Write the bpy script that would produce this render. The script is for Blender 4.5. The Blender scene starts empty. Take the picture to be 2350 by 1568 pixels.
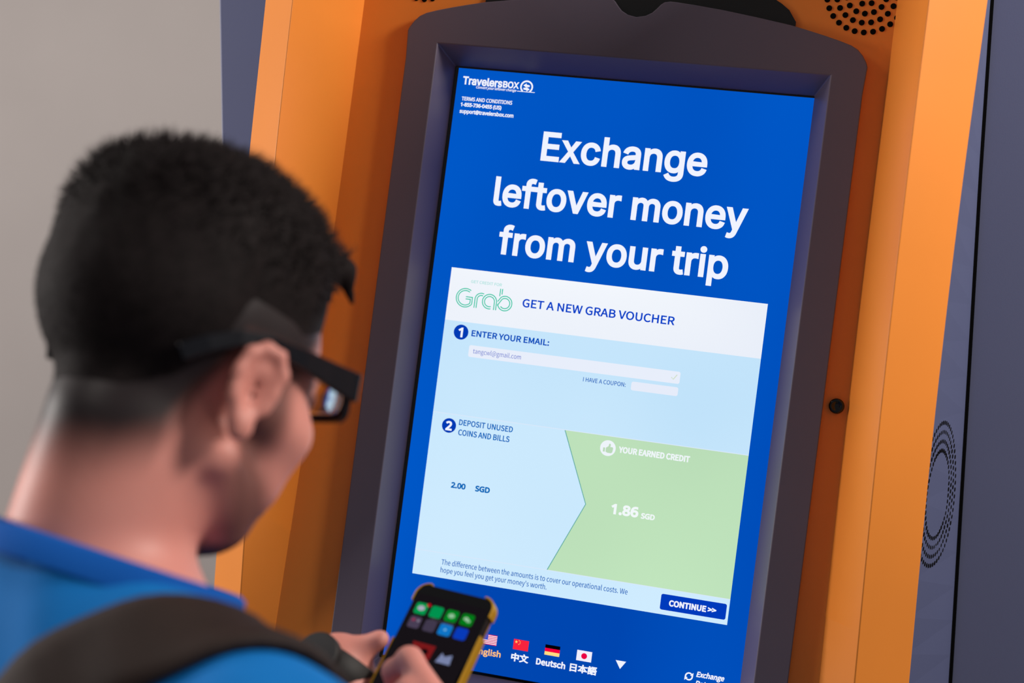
import bpy, bmesh, math, os, random
import numpy as np
from mathutils import Vector, Matrix, Quaternion

random.seed(4)
rng = np.random.default_rng(4)
sc = bpy.context.scene
COL = sc.collection
sc.view_settings.view_transform = 'Standard'
sc.view_settings.look = 'None'
sc.view_settings.exposure = 0.0
sc.view_settings.gamma = 1.0
sc.view_settings.use_curve_mapping = False

# ------------------------------------------------------------------ camera
cd = bpy.data.cameras.new('camera')
cam = bpy.data.objects.new('camera', cd)
COL.objects.link(cam)
sc.camera = cam
cd.sensor_width = 36.0
cd.lens = 50.0
cd.clip_start = 0.05
right = Vector((0.969297, 0.227497, 0.093324))
down = Vector((0.122965, -0.11979, -0.985155))
fwd = Vector((-0.212941, 0.966383, -0.144086))
m = Matrix((right, -down, -fwd)).transposed().to_4x4()
m.translation = Vector((0.24672, -1.60689, 1.65111))
cam.matrix_world = m
cd.dof.use_dof = True
cd.dof.focus_distance = 1.53
cd.dof.aperture_fstop = 3.4
cd.dof.aperture_blades = 0

# ------------------------------------------------------------------ light
wld = bpy.data.worlds.new('hall_ambient')
sc.world = wld
wld.use_nodes = True
wld.node_tree.nodes['Background'].inputs[0].default_value = (0.93, 0.90, 0.92, 1)
wld.node_tree.nodes['Background'].inputs[1].default_value = 0.16


def area(name, loc, target, size, power, color=(1, 1, 1), size_y=None):
    l = bpy.data.lights.new(name, 'AREA')
    l.energy = power
    l.color = color
    l.size = size
    if size_y:
        l.shape = 'RECTANGLE'
        l.size_y = size_y
    o = bpy.data.objects.new(name, l)
    COL.objects.link(o)
    o.location = loc
    d = Vector(target) - Vector(loc)
    o.rotation_euler = d.to_track_quat('-Z', 'Y').to_euler()
    return o


area('ceiling_lamp_right', (1.75, -0.34, 2.75), (0.3, -0.1, 1.45), 0.5, 52, (1.0, 0.92, 0.84))
area('ceiling_lamp_left', (-1.6, -0.34, 2.75), (-0.3, -0.2, 1.4), 0.5, 10, (1.0, 0.92, 0.84))
area('added_fill_left', (-2.9, -0.72, 1.45), (-0.7, 0.3, 1.2), 0.9, 60, (1.0, 0.94, 0.90))  # unseen fill, added low to brighten the back wall and the neck
_sp = bpy.data.lights.new('added_back_spot', 'SPOT')  # added spot for the person's back, cone kept off the kiosk
_sp.energy = 34
_sp.spot_size = math.radians(34)
_sp.spot_blend = 0.6
_sp.shadow_soft_size = 0.12
_sp.color = (1.0, 0.93, 0.86)
_so = bpy.data.objects.new('added_back_spot', _sp)
COL.objects.link(_so)
_so.location = (-0.45, -1.75, 2.9)
_so.rotation_euler = (Vector((-0.36, -1.0, 1.2)) - Vector((-0.45, -1.75, 2.9))).to_track_quat('-Z', 'Y').to_euler()

# ------------------------------------------------------------------ materials
def lin(c):
    return tuple(((x / 255.0) / 12.92 if x / 255.0 <= 0.04045 else ((x / 255.0 + 0.055) / 1.055) ** 2.4) for x in c) + (1,)


def pbr(name, rgb, rough=0.5, metal=0.0, spec=0.5, noise=0.0, nscale=20.0, bump=0.0, bscale=400.0, coat=0.0):
    mt = bpy.data.materials.new(name)
    mt.use_nodes = True
    nt = mt.node_tree
    b = nt.nodes['Principled BSDF']
    b.inputs['Base Color'].default_value = lin(rgb)
    b.inputs['Roughness'].default_value = rough
    b.inputs['Metallic'].default_value = metal
    b.inputs['Specular IOR Level'].default_value = spec
    b.inputs['Coat Weight'].default_value = coat
    tc = nt.nodes.new('ShaderNodeTexCoord')
    if noise:
        n = nt.nodes.new('ShaderNodeTexNoise')
        n.inputs['Scale'].default_value = nscale
        n.inputs['Detail'].default_value = 4
        r = nt.nodes.new('ShaderNodeValToRGB')
        c = lin(rgb)
        r.color_ramp.elements[0].position = 0.3
        r.color_ramp.elements[1].position = 0.7
        r.color_ramp.elements[0].color = tuple(x * (1 - noise) for x in c[:3]) + (1,)
        r.color_ramp.elements[1].color = tuple(min(1, x * (1 + noise)) for x in c[:3]) + (1,)
        nt.links.new(tc.outputs['Object'], n.inputs['Vector'])
        nt.links.new(n.outputs['Fac'], r.inputs['Fac'])
        nt.links.new(r.outputs['Color'], b.inputs['Base Color'])
    if bump:
        n2 = nt.nodes.new('ShaderNodeTexNoise')
        n2.inputs['Scale'].default_value = bscale
        bp = nt.nodes.new('ShaderNodeBump')
        bp.inputs['Strength'].default_value = bump
        bp.inputs['Distance'].default_value = 0.001
        nt.links.new(tc.outputs['Object'], n2.inputs['Vector'])
        nt.links.new(n2.outputs['Fac'], bp.inputs['Height'])
        nt.links.new(bp.outputs['Normal'], b.inputs['Normal'])
    return mt


EM = {}


def emis(rgb, s=1.0):
    k = (rgb, s)
    if k in EM:
        return EM[k]
    mt = bpy.data.materials.new('lit_pixels')
    mt.use_nodes = True
    nt = mt.node_tree
    b = nt.nodes['Principled BSDF']
    b.inputs['Base Color'].default_value = (0, 0, 0, 1)
    b.inputs['Specular IOR Level'].default_value = 0.0
    b.inputs['Roughness'].default_value = 0.4
    b.inputs['Emission Color'].default_value = lin(rgb)
    b.inputs['Emission Strength'].default_value = s
    EM[k] = mt
    return mt


def emis_var(name, rgb0, rgb1, scale, axis_stretch=(1, 1, 1)):
    mt = emis(rgb0).copy()
    mt.name = name
    nt = mt.node_tree
    b = nt.nodes['Principled BSDF']
    tc = nt.nodes.new('ShaderNodeTexCoord')
    mp = nt.nodes.new('ShaderNodeMapping')
    mp.inputs['Scale'].default_value = axis_stretch
    n = nt.nodes.new('ShaderNodeTexNoise')
    n.inputs['Scale'].default_value = scale
    n.inputs['Detail'].default_value = 1
    r = nt.nodes.new('ShaderNodeValToRGB')
    r.color_ramp.elements[0].position = 0.35
    r.color_ramp.elements[1].position = 0.65
    r.color_ramp.elements[0].color = lin(rgb0)
    r.color_ramp.elements[1].color = lin(rgb1)
    nt.links.new(tc.outputs['Object'], mp.inputs['Vector'])
    nt.links.new(mp.outputs['Vector'], n.inputs['Vector'])
    nt.links.new(n.outputs['Fac'], r.inputs['Fac'])
    nt.links.new(r.outputs['Color'], b.inputs['Emission Color'])
    return mt


M_ORANGE = pbr('orange_enamel', (236, 140, 52), 0.42, 0, 0.45, 0.03, 6, 0.03, 900)
M_GREY = pbr('blue_grey_enamel', (80, 86, 118), 0.45, 0, 0.4, 0.02, 6, 0.03, 900)
M_CAB = pbr('grey_cabinet_enamel', (108, 114, 148), 0.5, 0, 0.4, 0.02, 5, 0.04, 900)
M_BEZEL = pbr('charcoal_plastic', (98, 90, 106), 0.42, 0, 0.45, 0.02, 8, 0.05, 1200)
M_BLACK = pbr('black_plastic', (14, 13, 14), 0.4)
M_HOLE = pbr('black_recess', (6, 5, 5), 0.9, 0, 0.1)
M_GLASSBLK = pbr('black_glass', (6, 6, 8), 0.08)
M_WALL = pbr('beige_wall_paint', (174, 167, 164), 0.85, 0, 0.2, 0.03, 3)
M_FLOOR = pbr('grey_floor_tile', (120, 115, 110), 0.35, 0, 0.5, 0.06, 4)
M_SHIRT = pbr('blue_jersey', (6, 112, 190), 0.8, 0, 0.2, 0.08, 14, 0.25, 700)
M_COLLAR = pbr('blue_rib_knit', (4, 84, 172), 0.85, 0, 0.2)
M_STRAP = pbr('dark_brown_webbing', (40, 27, 23), 0.75, 0, 0.3, 0.12, 40, 0.4, 900)
M_BAG = pbr('dark_brown_nylon', (42, 32, 29), 0.7, 0, 0.3, 0.12, 30)
M_TROUSER = pbr('dark_denim', (34, 38, 52), 0.85, 0, 0.2, 0.1, 40)
M_SHOE = pbr('black_leather', (20, 18, 18), 0.65)
M_HAIR = pbr('black_hair', (26, 20, 21), 0.75, 0, 0.14, 0.25, 120)
M_FRAMES = pbr('black_acetate', (10, 12, 20), 0.22)
M_CASE = pbr('gold_phone_case', (196, 148, 30), 0.35, 0.35)
M_LENS = bpy.data.materials.new('spectacle_lens')
M_LENS.use_nodes = True
_b = M_LENS.node_tree.nodes['Principled BSDF']
_b.inputs['Transmission Weight'].default_value = 1.0
_b.inputs['Roughness'].default_value = 0.02
_b.inputs['IOR'].default_value = 1.5
M_STEEL = pbr('brushed_steel', (150, 150, 155), 0.3, 1.0)
M_EYE = pbr('eye_white', (210, 205, 200), 0.2)

M_SKIN = bpy.data.materials.new('skin')
M_SKIN.use_nodes = True
nt = M_SKIN.node_tree
b = nt.nodes['Principled BSDF']
b.inputs['Roughness'].default_value = 0.5
b.inputs['Specular IOR Level'].default_value = 0.35
b.inputs['Subsurface Weight'].default_value = 0.12
b.inputs['Subsurface Radius'].default_value = (0.012, 0.005, 0.003)
at = nt.nodes.new('ShaderNodeAttribute')
at.attribute_name = 'stubble'
tc = nt.nodes.new('ShaderNodeTexCoord')
n = nt.nodes.new('ShaderNodeTexNoise')
n.inputs['Scale'].default_value = 18
r = nt.nodes.new('ShaderNodeValToRGB')
r.color_ramp.elements[0].color = lin((206, 132, 120))
r.color_ramp.elements[1].color = lin((222, 152, 140))
mx = nt.nodes.new('ShaderNodeMix')
mx.data_type = 'RGBA'
mx.inputs[7].default_value = lin((32, 23, 26))
nt.links.new(tc.outputs['Object'], n.inputs['Vector'])
nt.links.new(n.outputs['Fac'], r.inputs['Fac'])
nt.links.new(at.outputs['Fac'], mx.inputs[0])
nt.links.new(r.outputs['Color'], mx.inputs[6])
nt.links.new(mx.outputs[2], b.inputs['Base Color'])


# ------------------------------------------------------------------ object helpers
def tag(o, label=None, cat=None, group=None, kind=None):
    if label: o['label'] = label
    if cat: o['category'] = cat
    if group: o['group'] = group
    if kind: o['kind'] = kind
    return o


def empty(name, loc):
    o = bpy.data.objects.new(name, None)
    o.empty_display_size = 0.1
    COL.objects.link(o)
    o.location = loc
    return o


ROOTLOC = {}


def mesh_obj(name, verts, faces, mat, parent=None, smooth=False, bevel=0.0, seg=2):
    """verts in WORLD coordinates; the parent chain only translates"""
    off = Vector((0, 0, 0))
    p = parent
    while p is not None:
        off += p.location
        p = p.parent
    me = bpy.data.meshes.new(name)
    me.from_pydata([tuple(Vector(v) - off) for v in verts], [], [tuple(int(i) for i in f) for f in faces])
    me.validate()
    me.update()
    mats = mat if isinstance(mat, (list, tuple)) else [mat]
    for x in mats:
        me.materials.append(x)
    if smooth:
        me.polygons.foreach_set('use_smooth', [True] * len(me.polygons))
    o = bpy.data.objects.new(name, me)
    COL.objects.link(o)
    if parent is not None:
        o.parent = parent
    if bevel:
        md = o.modifiers.new('bevel', 'BEVEL')
        md.width = bevel
        md.segments = seg
        md.limit_method = 'ANGLE'
        md.angle_limit = math.radians(30)
    return o


def fix_normals(o):
    bm = bmesh.new()
    bm.from_mesh(o.data)
    bmesh.ops.recalc_face_normals(bm, faces=bm.faces)
    bm.to_mesh(o.data)
    bm.free()
    return o


def box(x0, x1, y0, y1, z0, z1):
    v = [(x, y, z) for x in (x0, x1) for y in (y0, y1) for z in (z0, z1)]
    f = [(0, 1, 3, 2), (4, 6, 7, 5), (0, 4, 5, 1), (2, 3, 7, 6), (0, 2, 6, 4), (1, 5, 7, 3)]
    return v, f


class MB:
    def __init__(s):
        s.v = []
        s.f = []

    def add(s, v, f):
        o = len(s.v)
        s.v += [tuple(x) for x in v]
        s.f += [tuple(i + o for i in q) for q in f]

    def obj(s, name, mat, parent=None, **k):
        return fix_normals(mesh_obj(name, s.v, s.f, mat, parent, **k))


# ------------------------------------------------------------------ room
def structure(name, v, f, mat):
    o = mesh_obj(name, v, f, mat)
    o['kind'] = 'structure'
    return o


structure('floor', *box(-3.5, 3.5, -4.0, 1.6, -0.1, 0.0), M_FLOOR)
structure('wall_back', *box(-3.5, 3.5, 1.6, 1.75, 0.0, 3.1), M_WALL)
structure('baseboard_back', *box(-3.5, 3.5, 1.58, 1.6, 0.0, 0.1), M_CAB)

# ------------------------------------------------------------------ kiosk, in the frame of its leaning face
LEAN = math.radians(9.0)
SL, CL = math.sin(LEAN), math.cos(LEAN)
ZT = 1.72


def S(x, v, w=0.0):
    """x right, v down the leaning face, w out of it, metres from the display's upper left corner"""
    return (-0.2 + x, -v * SL - w * CL, ZT - v * CL + w * SL)


kiosk = empty('exchange_kiosk', (-0.018, 0.12, 0.0))
tag(kiosk, 'tall orange and charcoal money exchange kiosk with a glowing blue touchscreen', 'kiosk')

CX = 0.182
VT = [-0.24, -0.15, -0.05, 0.05, 0.2, 0.35, 0.5, 0.6, 0.75, 0.95]
A2 = [0.381, 0.3805, 0.3800, 0.3788, 0.3795, 0.3833, 0.3901, 0.3961, 0.402, 0.408]
W2 = [0.131, 0.122, 0.1135, 0.1115, 0.1005, 0.0775, 0.0410, 0.0100, -0.022, -0.058]
A1 = [0.3200, 0.3205, 0.3212, 0.3213, 0.3229, 0.3266, 0.3323, 0.3372, 0.343, 0.349]
W1 = [0.196, 0.187, 0.178, 0.1745, 0.1610, 0.1367, 0.1006, 0.0708, 0.038, 0.002]
A0 = [0.2950, 0.2952, 0.2955, 0.2956, 0.2960, 0.2977, 0.3000, 0.3027, 0.306, 0.309]


def interp(t, xs, ys):
    return float(np.interp(t, xs, ys))


vs = np.concatenate([np.linspace(-0.24, 0.95, 40)])
kernel_sm = lambda ys: np.array([np.mean([np.interp(v + d, VT, ys) for d in (-0.06, -0.03, 0, 0.03, 0.06)]) for v in vs])
a2, w2, a1, w1, a0 = map(kernel_sm, (A2, W2, A1, W1, A0))
W0 = 0.030


def edge_seam(v):
    # right hand joint between the flaring cheek and the cabinet front, on the plane Y = 0.05
    z = ZT - v * CL
    return (np.interp(z, [0.6, 1.0722, 1.4121, 1.655, 1.8427, 2.1], [0.468, 0.4349, 0.4085, 0.3893, 0.376, 0.36]), 0.05, z)


for sgn in (-1, 1):
    mb = MB()
    V, F = [], []
    for k in range(len(vs)):
        v = vs[k]
        V += [S(CX + sgn * (a0[k] - 0.0), v, W0 - 0.03), S(CX + sgn * a0[k], v, W0), S(CX + sgn * a1[k], v, w1[k]),
              S(CX + sgn * a2[k], v, w2[k]), S(CX + sgn * (a2[k] - 0.012), v, w2[k] - 0.012),
              S(CX + sgn * (a2[k] - 0.03), v, W0 - 0.06)]
    n7 = 6
    for k in range(len(vs) - 1):
        for j in range(n7 - 1):
            F.append((k * n7 + j, k * n7 + j + 1, (k + 1) * n7 + j + 1, (k + 1) * n7 + j))
    F.append(tuple(range(n7)))
    F.append(tuple((len(vs) - 1) * n7 + j for j in range(n7)))
    mb.add(V, F)
    fin = mb.obj('side_fin', M_ORANGE, kiosk, bevel=0.0018, seg=2, smooth=True)
    fin.modifiers.new('weighted', 'WEIGHTED_NORMAL').keep_sharp = True

# recessed orange face plate around the bezel opening
bm = bmesh.new()
vp = np.linspace(-0.24, 0.95, 24)
po = [(CX + interp(v, VT, A0) + 0.012, v) for v in vp] + [(CX - interp(v, VT, A0) - 0.012, v) for v in vp[::-1]]
pi_ = [(-0.030, -0.030), (0.431, -0.030), (0.431, 0.711), (-0.030, 0.711)]
fo = [bm.verts.new(S(x, v, W0)) for x, v in po]
fi = [bm.verts.new(S(x, v, W0)) for x, v in pi_]
eo = [bm.edges.new((fo[i], fo[(i + 1) % len(fo)])) for i in range(len(fo))]
ei = [bm.edges.new((fi[i], fi[(i + 1) % len(fi)])) for i in range(len(fi))]
bmesh.ops.triangle_fill(bm, use_beauty=True, use_dissolve=False, edges=eo + ei)
for lp, pts in ((fo, po), (fi, pi_)):
    bk = [bm.verts.new(S(x, v, W0 - 0.02)) for x, v in pts]
    for i in range(len(lp)):
        j = (i + 1) % len(lp)
        bm.faces.new((lp[i], lp[j], bk[j], bk[i]))
bmesh.ops.recalc_face_normals(bm, faces=bm.faces)
me = bpy.data.meshes.new('face_plate')
for vtx in bm.verts:
    vtx.co -= kiosk.location
bm.to_mesh(me)
bm.free()
me.materials.append(M_ORANGE)
fp = bpy.data.objects.new('face_plate', me)
COL.objects.link(fp)
fp.parent = kiosk

# flaring grey cheeks between the fins and the cabinet
for sgn in (1, -1):
    V = []
    vv = np.linspace(-0.24, 0.95, 30)
    for v in vv:
        a = np.interp(v, vs, a2)
        w = np.interp(v, vs, w2)
        p = Vector(S(CX + sgn * (a - 0.006), v, w - 0.006))
        q = Vector(edge_seam(v))
        if sgn < 0:
            q = Vector((-0.036 - q.x, q.y, q.z))
        V += [p, q, Vector((q.x - sgn * 0.06, q.y + 0.02, q.z)), Vector((p.x - sgn * 0.06, p.y + 0.12, p.z))]
    F = []
    for k in range(len(vv) - 1):
        for j in range(4):
            F.append((k * 4 + j, k * 4 + (j + 1) % 4, (k + 1) * 4 + (j + 1) % 4, (k + 1) * 4 + j))
    F += [(0, 1, 2, 3), tuple((len(vv) - 1) * 4 + j for j in range(4))]
    mb = MB()
    mb.add(V, F)
    mb.obj('side_cheek', M_GREY, kiosk)

# rear cabinet: broad grey body, standing on the floor
zl = [0.0, 1.0658, 1.6208, 1.7791, 2.12]
xl = [-0.405, -0.4662, -0.5129, -0.5267, -0.556]
mb = MB()
V, F = [], []
for z, x in zip(zl, xl):
    V += [(x, 0.052, z), (0.60 - (z - 1.0) * 0.04, 0.052, z), (0.60 - (z - 1.0) * 0.04, 0.55, z), (x, 0.55, z)]
for k in range(len(zl) - 1):
    for j in range(4):
        F.append((k * 4 + j, k * 4 + (j + 1) % 4, (k + 1) * 4 + (j + 1) % 4, (k + 1) * 4 + j))
F += [(0, 1, 2, 3), tuple(len(V) - 4 + j for j in range(4))]
mb.add(V, F)
mb.obj('rear_cabinet', M_CAB, kiosk, bevel=0.002)
# black joint strip
V, F = [], []
vv = np.linspace(-0.24, 0.95, 24)
for v in vv:
    q = Vector(edge_seam(v))
    V += [q + Vector((-0.003, -0.002, 0)), q + Vector((0.0035, -0.002, 0)), q + Vector((0.0035, 0.01, 0)), q + Vector((-0.003, 0.01, 0))]
for k in range(len(vv) - 1):
    for j in range(4):
        F.append((k * 4 + j, k * 4 + (j + 1) % 4, (k + 1) * 4 + (j + 1) % 4, (k + 1) * 4 + j))
mb = MB()
mb.add(V, F)
mb.obj('joint_strip', M_HOLE, kiosk)

# lower housing down to the floor, and top cap
mb = MB()
mb.add(*box(-0.40, 0.37, -0.10, 0.10, 0.06, 0.80))
mb.obj('lower_housing', M_GREY, kiosk, bevel=0.004)
mb = MB()
mb.add(*box(-0.43, 0.40, -0.06, 0.14, 0.0, 0.06))
mb.obj('plinth', M_BLACK, kiosk)

# ---- bezel
BC = 0.2004
BH = 0.2533
arch_r = [(0.4553, -0.02984), (0.45356, -0.03444), (0.44926, -0.04121), (0.44337, -0.0473), (0.43594, -0.05146), (0.42387, -0.05527),
          (0.40697, -0.0598), (0.38774, -0.0644), (0.37052, -0.0682), (0.33198, -0.0742), (0.2955, -0.0792), (0.26492, -0.0824), (0.2464, -0.08387), (0.2385, -0.0842)]
notch = [(0.23206, -0.08283), (0.22815, -0.07971), (0.22446, -0.07517), (0.22015, -0.07057), (0.21316, -0.06659), (0.2034, -0.0645),
         (0.19383, -0.0662), (0.1862, -0.0704), (0.1817, -0.0753), (0.1780, -0.0798), (0.1742, -0.0829)]
outer = [(BC + BH + 0.0, v) for v in (0.70, 0.5, 0.3, 0.1, 0.0)] + arch_r + notch
outer += [(2 * BC - x, v) for x, v in reversed(arch_r)]
outer += [(BC - BH, v) for v in (0.0, 0.1, 0.3, 0.5, 0.70)]
for k in range(0, 7):
    t = k / 6 * math.pi / 2
    outer.append((BC - BH + 0.03 - 0.03 * math.cos(t), 0.74 + 0.03 * math.sin(t)))
for k in range(0, 7):
    t = k / 6 * math.pi / 2
    outer.append((BC + BH - 0.03 + 0.03 * math.sin(t), 0.74 + 0.03 * math.cos(t)))
hole = [(-0.0178, -0.0182), (0.4186, -0.0182), (0.4186, 0.6985), (-0.0178, 0.6985)]
inner = [(-0.0046, -0.0020), (0.4035, -0.0022), (0.4035, 0.6840), (-0.0046, 0.6840)]
WB = 0.039
bm = bmesh.new()


def loop(bm, pts, w):
    vsx = [bm.verts.new(S(x, v, w)) for x, v in pts]
    es = [bm.edges.new((vsx[i], vsx[(i + 1) % len(vsx)])) for i in range(len(vsx))]
    return vsx, es


ov, oe = loop(bm, outer, WB)
hv, he = loop(bm, hole, WB)
bmesh.ops.triangle_fill(bm, use_beauty=True, use_dissolve=False, edges=oe + he)
ov2 = [bm.verts.new(S(x, v, W0 - 0.002)) for x, v in outer]
for i in range(len(ov)):
    j = (i + 1) % len(ov)
    bm.faces.new((ov[i], ov[j], ov2[j], ov2[i]))
iv = [bm.verts.new(S(x, v, 0.0008)) for x, v in inner]
iv2 = [bm.verts.new(S(x, v, -0.012)) for x, v in inner]
for i in range(4):
    j = (i + 1) % 4
    bm.faces.new((hv[i], hv[j], iv[j], iv[i]))
    bm.faces.new((iv[i], iv[j], iv2[j], iv2[i]))
bmesh.ops.recalc_face_normals(bm, faces=bm.faces)
me = bpy.data.meshes.new('bezel')
for vtx in bm.verts:
    vtx.co -= kiosk.location
bm.to_mesh(me)
bm.free()
me.materials.append(M_BEZEL)
bez = bpy.data.objects.new('bezel', me)
COL.objects.link(bez)
bez.parent = kiosk
md = bez.modifiers.new('bevel', 'BEVEL')
md.width = 0.0016
md.segments = 2
md.limit_method = 'ANGLE'
md.angle_limit = math.radians(40)

# black crescent window above the bezel
cres = []
for k in range(41):
    t = -1 + 2 * k / 40
    x = BC + 0.002 + 0.1725 * t
    cres.append((x, -0.0735 - 0.052 * (1 - abs(t) ** 2.0) ** 0.62))
low = []
for k in range(41):
    t = 1 - 2 * k / 40
    x = BC + 0.002 + 0.1725 * t
    low.append((x, interp(abs(x - BC), [0, 0.035, 0.09, 0.135, 0.18, 0.21], [-0.058, -0.060, -0.0775, -0.0725, -0.0675, -0.062])))
pts = cres + low
mb = MB()
nn = len(pts)
mb.add([S(x, v, W0 + 0.0022) for x, v in pts] + [S(x, v, W0 - 0.004) for x, v in pts],
       [tuple(range(nn)), tuple(range(nn, 2 * nn))] + [(i, (i + 1) % nn, nn + (i + 1) % nn, nn + i) for i in range(nn)])
mb.obj('crescent_window', M_BLACK, kiosk)


def disc_ring(center_fn, rings, hole_r, name, n_side=12, depth=0.0):
    mb = MB()
    for rad, cnt, ph in rings:
        for k in range(cnt):
            t = ph + 2 * math.pi * k / cnt
            res = center_fn(rad * math.cos(t), rad * math.sin(t))
            if res is None: continue
            c, ex, ey, nn_ = res
            top = [c + ex * hole_r * math.cos(2 * math.pi * j / n_side) + ey * hole_r * math.sin(2 * math.pi * j / n_side) + nn_ * 0.0006 for j in range(n_side)]
            bot = [p - nn_ * 0.003 for p in top]
            mb.add(top + bot, [tuple(range(n_side)), tuple(range(2 * n_side - 1, n_side - 1, -1))] + [(i, (i + 1) % n_side, n_side + (i + 1) % n_side, n_side + i) for i in range(n_side)])
    return mb.obj(name, M_HOLE, kiosk)


NRM = Vector((0, -CL, SL))
for cx in (0.4450, 2 * BC - 0.4450):
    f = lambda a, b_, cx=cx: (Vector(S(cx + a, -0.1095 + b_, W0)), Vector((1, 0, 0)), Vector((0, -SL, -CL)), NRM)
    disc_ring(f, [(0.0413, 27, 0.13), (0.0310, 20, 0.05), (0.0211, 14, 0.2), (0.0112, 7, 0.1), (0.0001, 1, 0)], 0.0031, 'speaker_grille')

# perforated ring in the right cheek
vc = 0.4175


def cheek_pt(v, dist):
    p = Vector(S(CX + np.interp(v, vs, a2) - 0.006, v, np.interp(v, vs, w2) - 0.006))
    q = Vector(edge_seam(v))
    return p + (q - p).normalized() * dist, (q - p).length


RC = 0.40 * cheek_pt(vc, 0)[1]


def cheek_frame(a, b_):
    if RC + a < 0.006: return None
    c0 = cheek_pt(vc + b_, RC + a)[0]
    ex = (cheek_pt(vc + b_, RC + a + 0.01)[0] - c0).normalized()
    ey = (cheek_pt(vc + b_ + 0.01, RC + a)[0] - c0).normalized()
    n_ = ex.cross(ey).normalized()
    if n_.y > 0: n_ = -n_
    return c0, ex, n_.cross(ex), n_


f = cheek_frame
disc_ring(f, [(0.048, 44, 0.0), (0.058, 50, 0.06), (0.068, 56, 0.0), (0.078, 62, 0.05)], 0.0024, 'side_speaker_grille', 10)

# little camera
mb = MB()
c = Vector(S(0.4676, 0.330, W0))
prof = [(0.0082, 0.0), (0.0082, 0.004), (0.0072, 0.0058), (0.0050, 0.0066), (0.0046, 0.0052), (0.0, 0.0060)]
V, F = [], []
ns = 24
for rr, hh in prof:
    for k in range(ns):
        t = 2 * math.pi * k / ns
        V.append(c + Vector((1, 0, 0)) * rr * math.cos(t) + Vector((0, -SL, -CL)) * rr * math.sin(t) + NRM * hh)
for i in range(len(prof) - 1):
    for k in range(ns):
        F.append((i * ns + k, i * ns + (k + 1) % ns, (i + 1) * ns + (k + 1) % ns, (i + 1) * ns + k))
mb.add(V, F)
mb.obj('camera_eye', M_GLASSBLK, kiosk, smooth=True)

# ------------------------------------------------------------------ display and what it shows
display = MB()
dd = [(-0.012, -0.010), (0.412, -0.010), (0.412, 0.690), (-0.012, 0.690)]
display.add([S(x, v, -0.001) for x, v in dd] + [S(x, v, -0.02) for x, v in dd], [(0, 1, 2, 3), (4, 5, 6, 7), (0, 1, 5, 4), (1, 2, 6, 5), (2, 3, 7, 6), (3, 0, 4, 7)])
display = display.obj('display', M_GLASSBLK, kiosk)
LAYER = [0.0]


def flat(name, polys, mat, w, label=None):
    V, F = [], []
    for p in polys:
        o = len(V)
        V += [S(x, v, w) for x, v in p]
        F.append(tuple(range(o, o + len(p))))
    o = mesh_obj(name, V, F, mat, display)
    if label: o['label'] = label
    return o


def rect(x0, x1, v0, v1):
    return [(x0, v1), (x1, v1), (x1, v0), (x0, v0)]


def rrect(x0, x1, v0, v1, r, n=6):
    p = []
    for cx, cv, s in ((x1 - r, v1 - r, 0), (x1 - r, v0 + r, 3), (x0 + r, v0 + r, 2), (x0 + r, v1 - r, 1)):
        pass
    for cx, cv, t0 in ((x0 + r, v1 - r, 90), (x1 - r, v1 - r, 0), (x1 - r, v0 + r, -90), (x0 + r, v0 + r, -180)):
        for k in range(n + 1):
            t = math.radians(t0 + 90 - 90 * k / n) if False else math.radians({90: 180, 0: 90, -90: 0, -180: -90}[t0] - 90 * k / n)
            p.append((cx + r * math.cos(t), cv + r * math.sin(t)))
    return p


def circ(cx, cv, r, n=40, rv=None):
    rv = rv or r
    return [(cx + r * math.cos(-2 * math.pi * k / n), cv + rv * math.sin(-2 * math.pi * k / n)) for k in range(n)]


def ribbon(pts, wd):
    """polygon quads along a polyline"""
    P = [Vector(p) for p in pts]
    out = []
    nr = []
    for i in range(len(P)):
        a = P[max(i - 1, 0)]
        b_ = P[min(i + 1, len(P) - 1)]
        t = (b_ - a).normalized()
        nr.append(Vector((-t.y, t.x)))
    for i in range(len(P) - 1):
        q = [P[i] + nr[i] * wd / 2, P[i + 1] + nr[i + 1] * wd / 2, P[i + 1] - nr[i + 1] * wd / 2, P[i] - nr[i] * wd / 2]
        out.append([tuple(x) for x in q])
    return out


def arc(cx, cv, r, t0, t1, n=20):
    return [(cx + r * math.cos(math.radians(t0 + (t1 - t0) * k / n)), cv - r * math.sin(math.radians(t0 + (t1 - t0) * k / n))) for k in range(n + 1)]


WHITE = (240, 243, 255)
BLUE = (0, 62, 190)
MIDBLUE = (0, 103, 190)
flat('blue_background', [rect(0.0, 0.4052, 0.0, 0.6805)], emis_var('display_blue', (0, 70, 176), (0, 88, 200), 3.2, (1, 0.4, 0.4)), 0.0)
w = 0.0003
flat('white_header_panel', [rect(0.0220, 0.3818, 0.2292, 0.2897)], emis_var('panel_white', (230, 236, 248), (248, 251, 255), 3.0), w)
flat('email_section', [rect(0.0220, 0.3818, 0.2897, 0.3960)], emis_var('panel_pale_blue', (192, 226, 250), (206, 235, 255), 3.0), w)
flat('deposit_section', [rect(0.0220, 0.3818, 0.3962, 0.5826)], emis_var('panel_paler_blue', (198, 230, 252), (208, 236, 255), 3.0), w)
flat('hairlines', [rect(0.0220, 0.3818, 0.3956, 0.3964), rect(0.0220, 0.3818, 0.5541, 0.5548)], emis((218, 232, 250)), w * 2)
flat('credit_panel', [[(0.1768, 0.3964), (0.2106, 0.4751), (0.1768, 0.5541), (0.3818, 0.5541), (0.3818, 0.3964)]], emis_var('panel_green', (184, 219, 182), (194, 230, 190), 3.0), w * 2)
flat('credit_panel_outline', ribbon([(0.1768, 0.3964), (0.2106, 0.4751), (0.1768, 0.5541)], 0.0009), emis((88, 168, 160)), w * 3)
flat('email_field', [rrect(0.0545, 0.2970, 0.3151, 0.3286, 0.0022)], emis((232, 238, 251)), w * 2)
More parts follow.
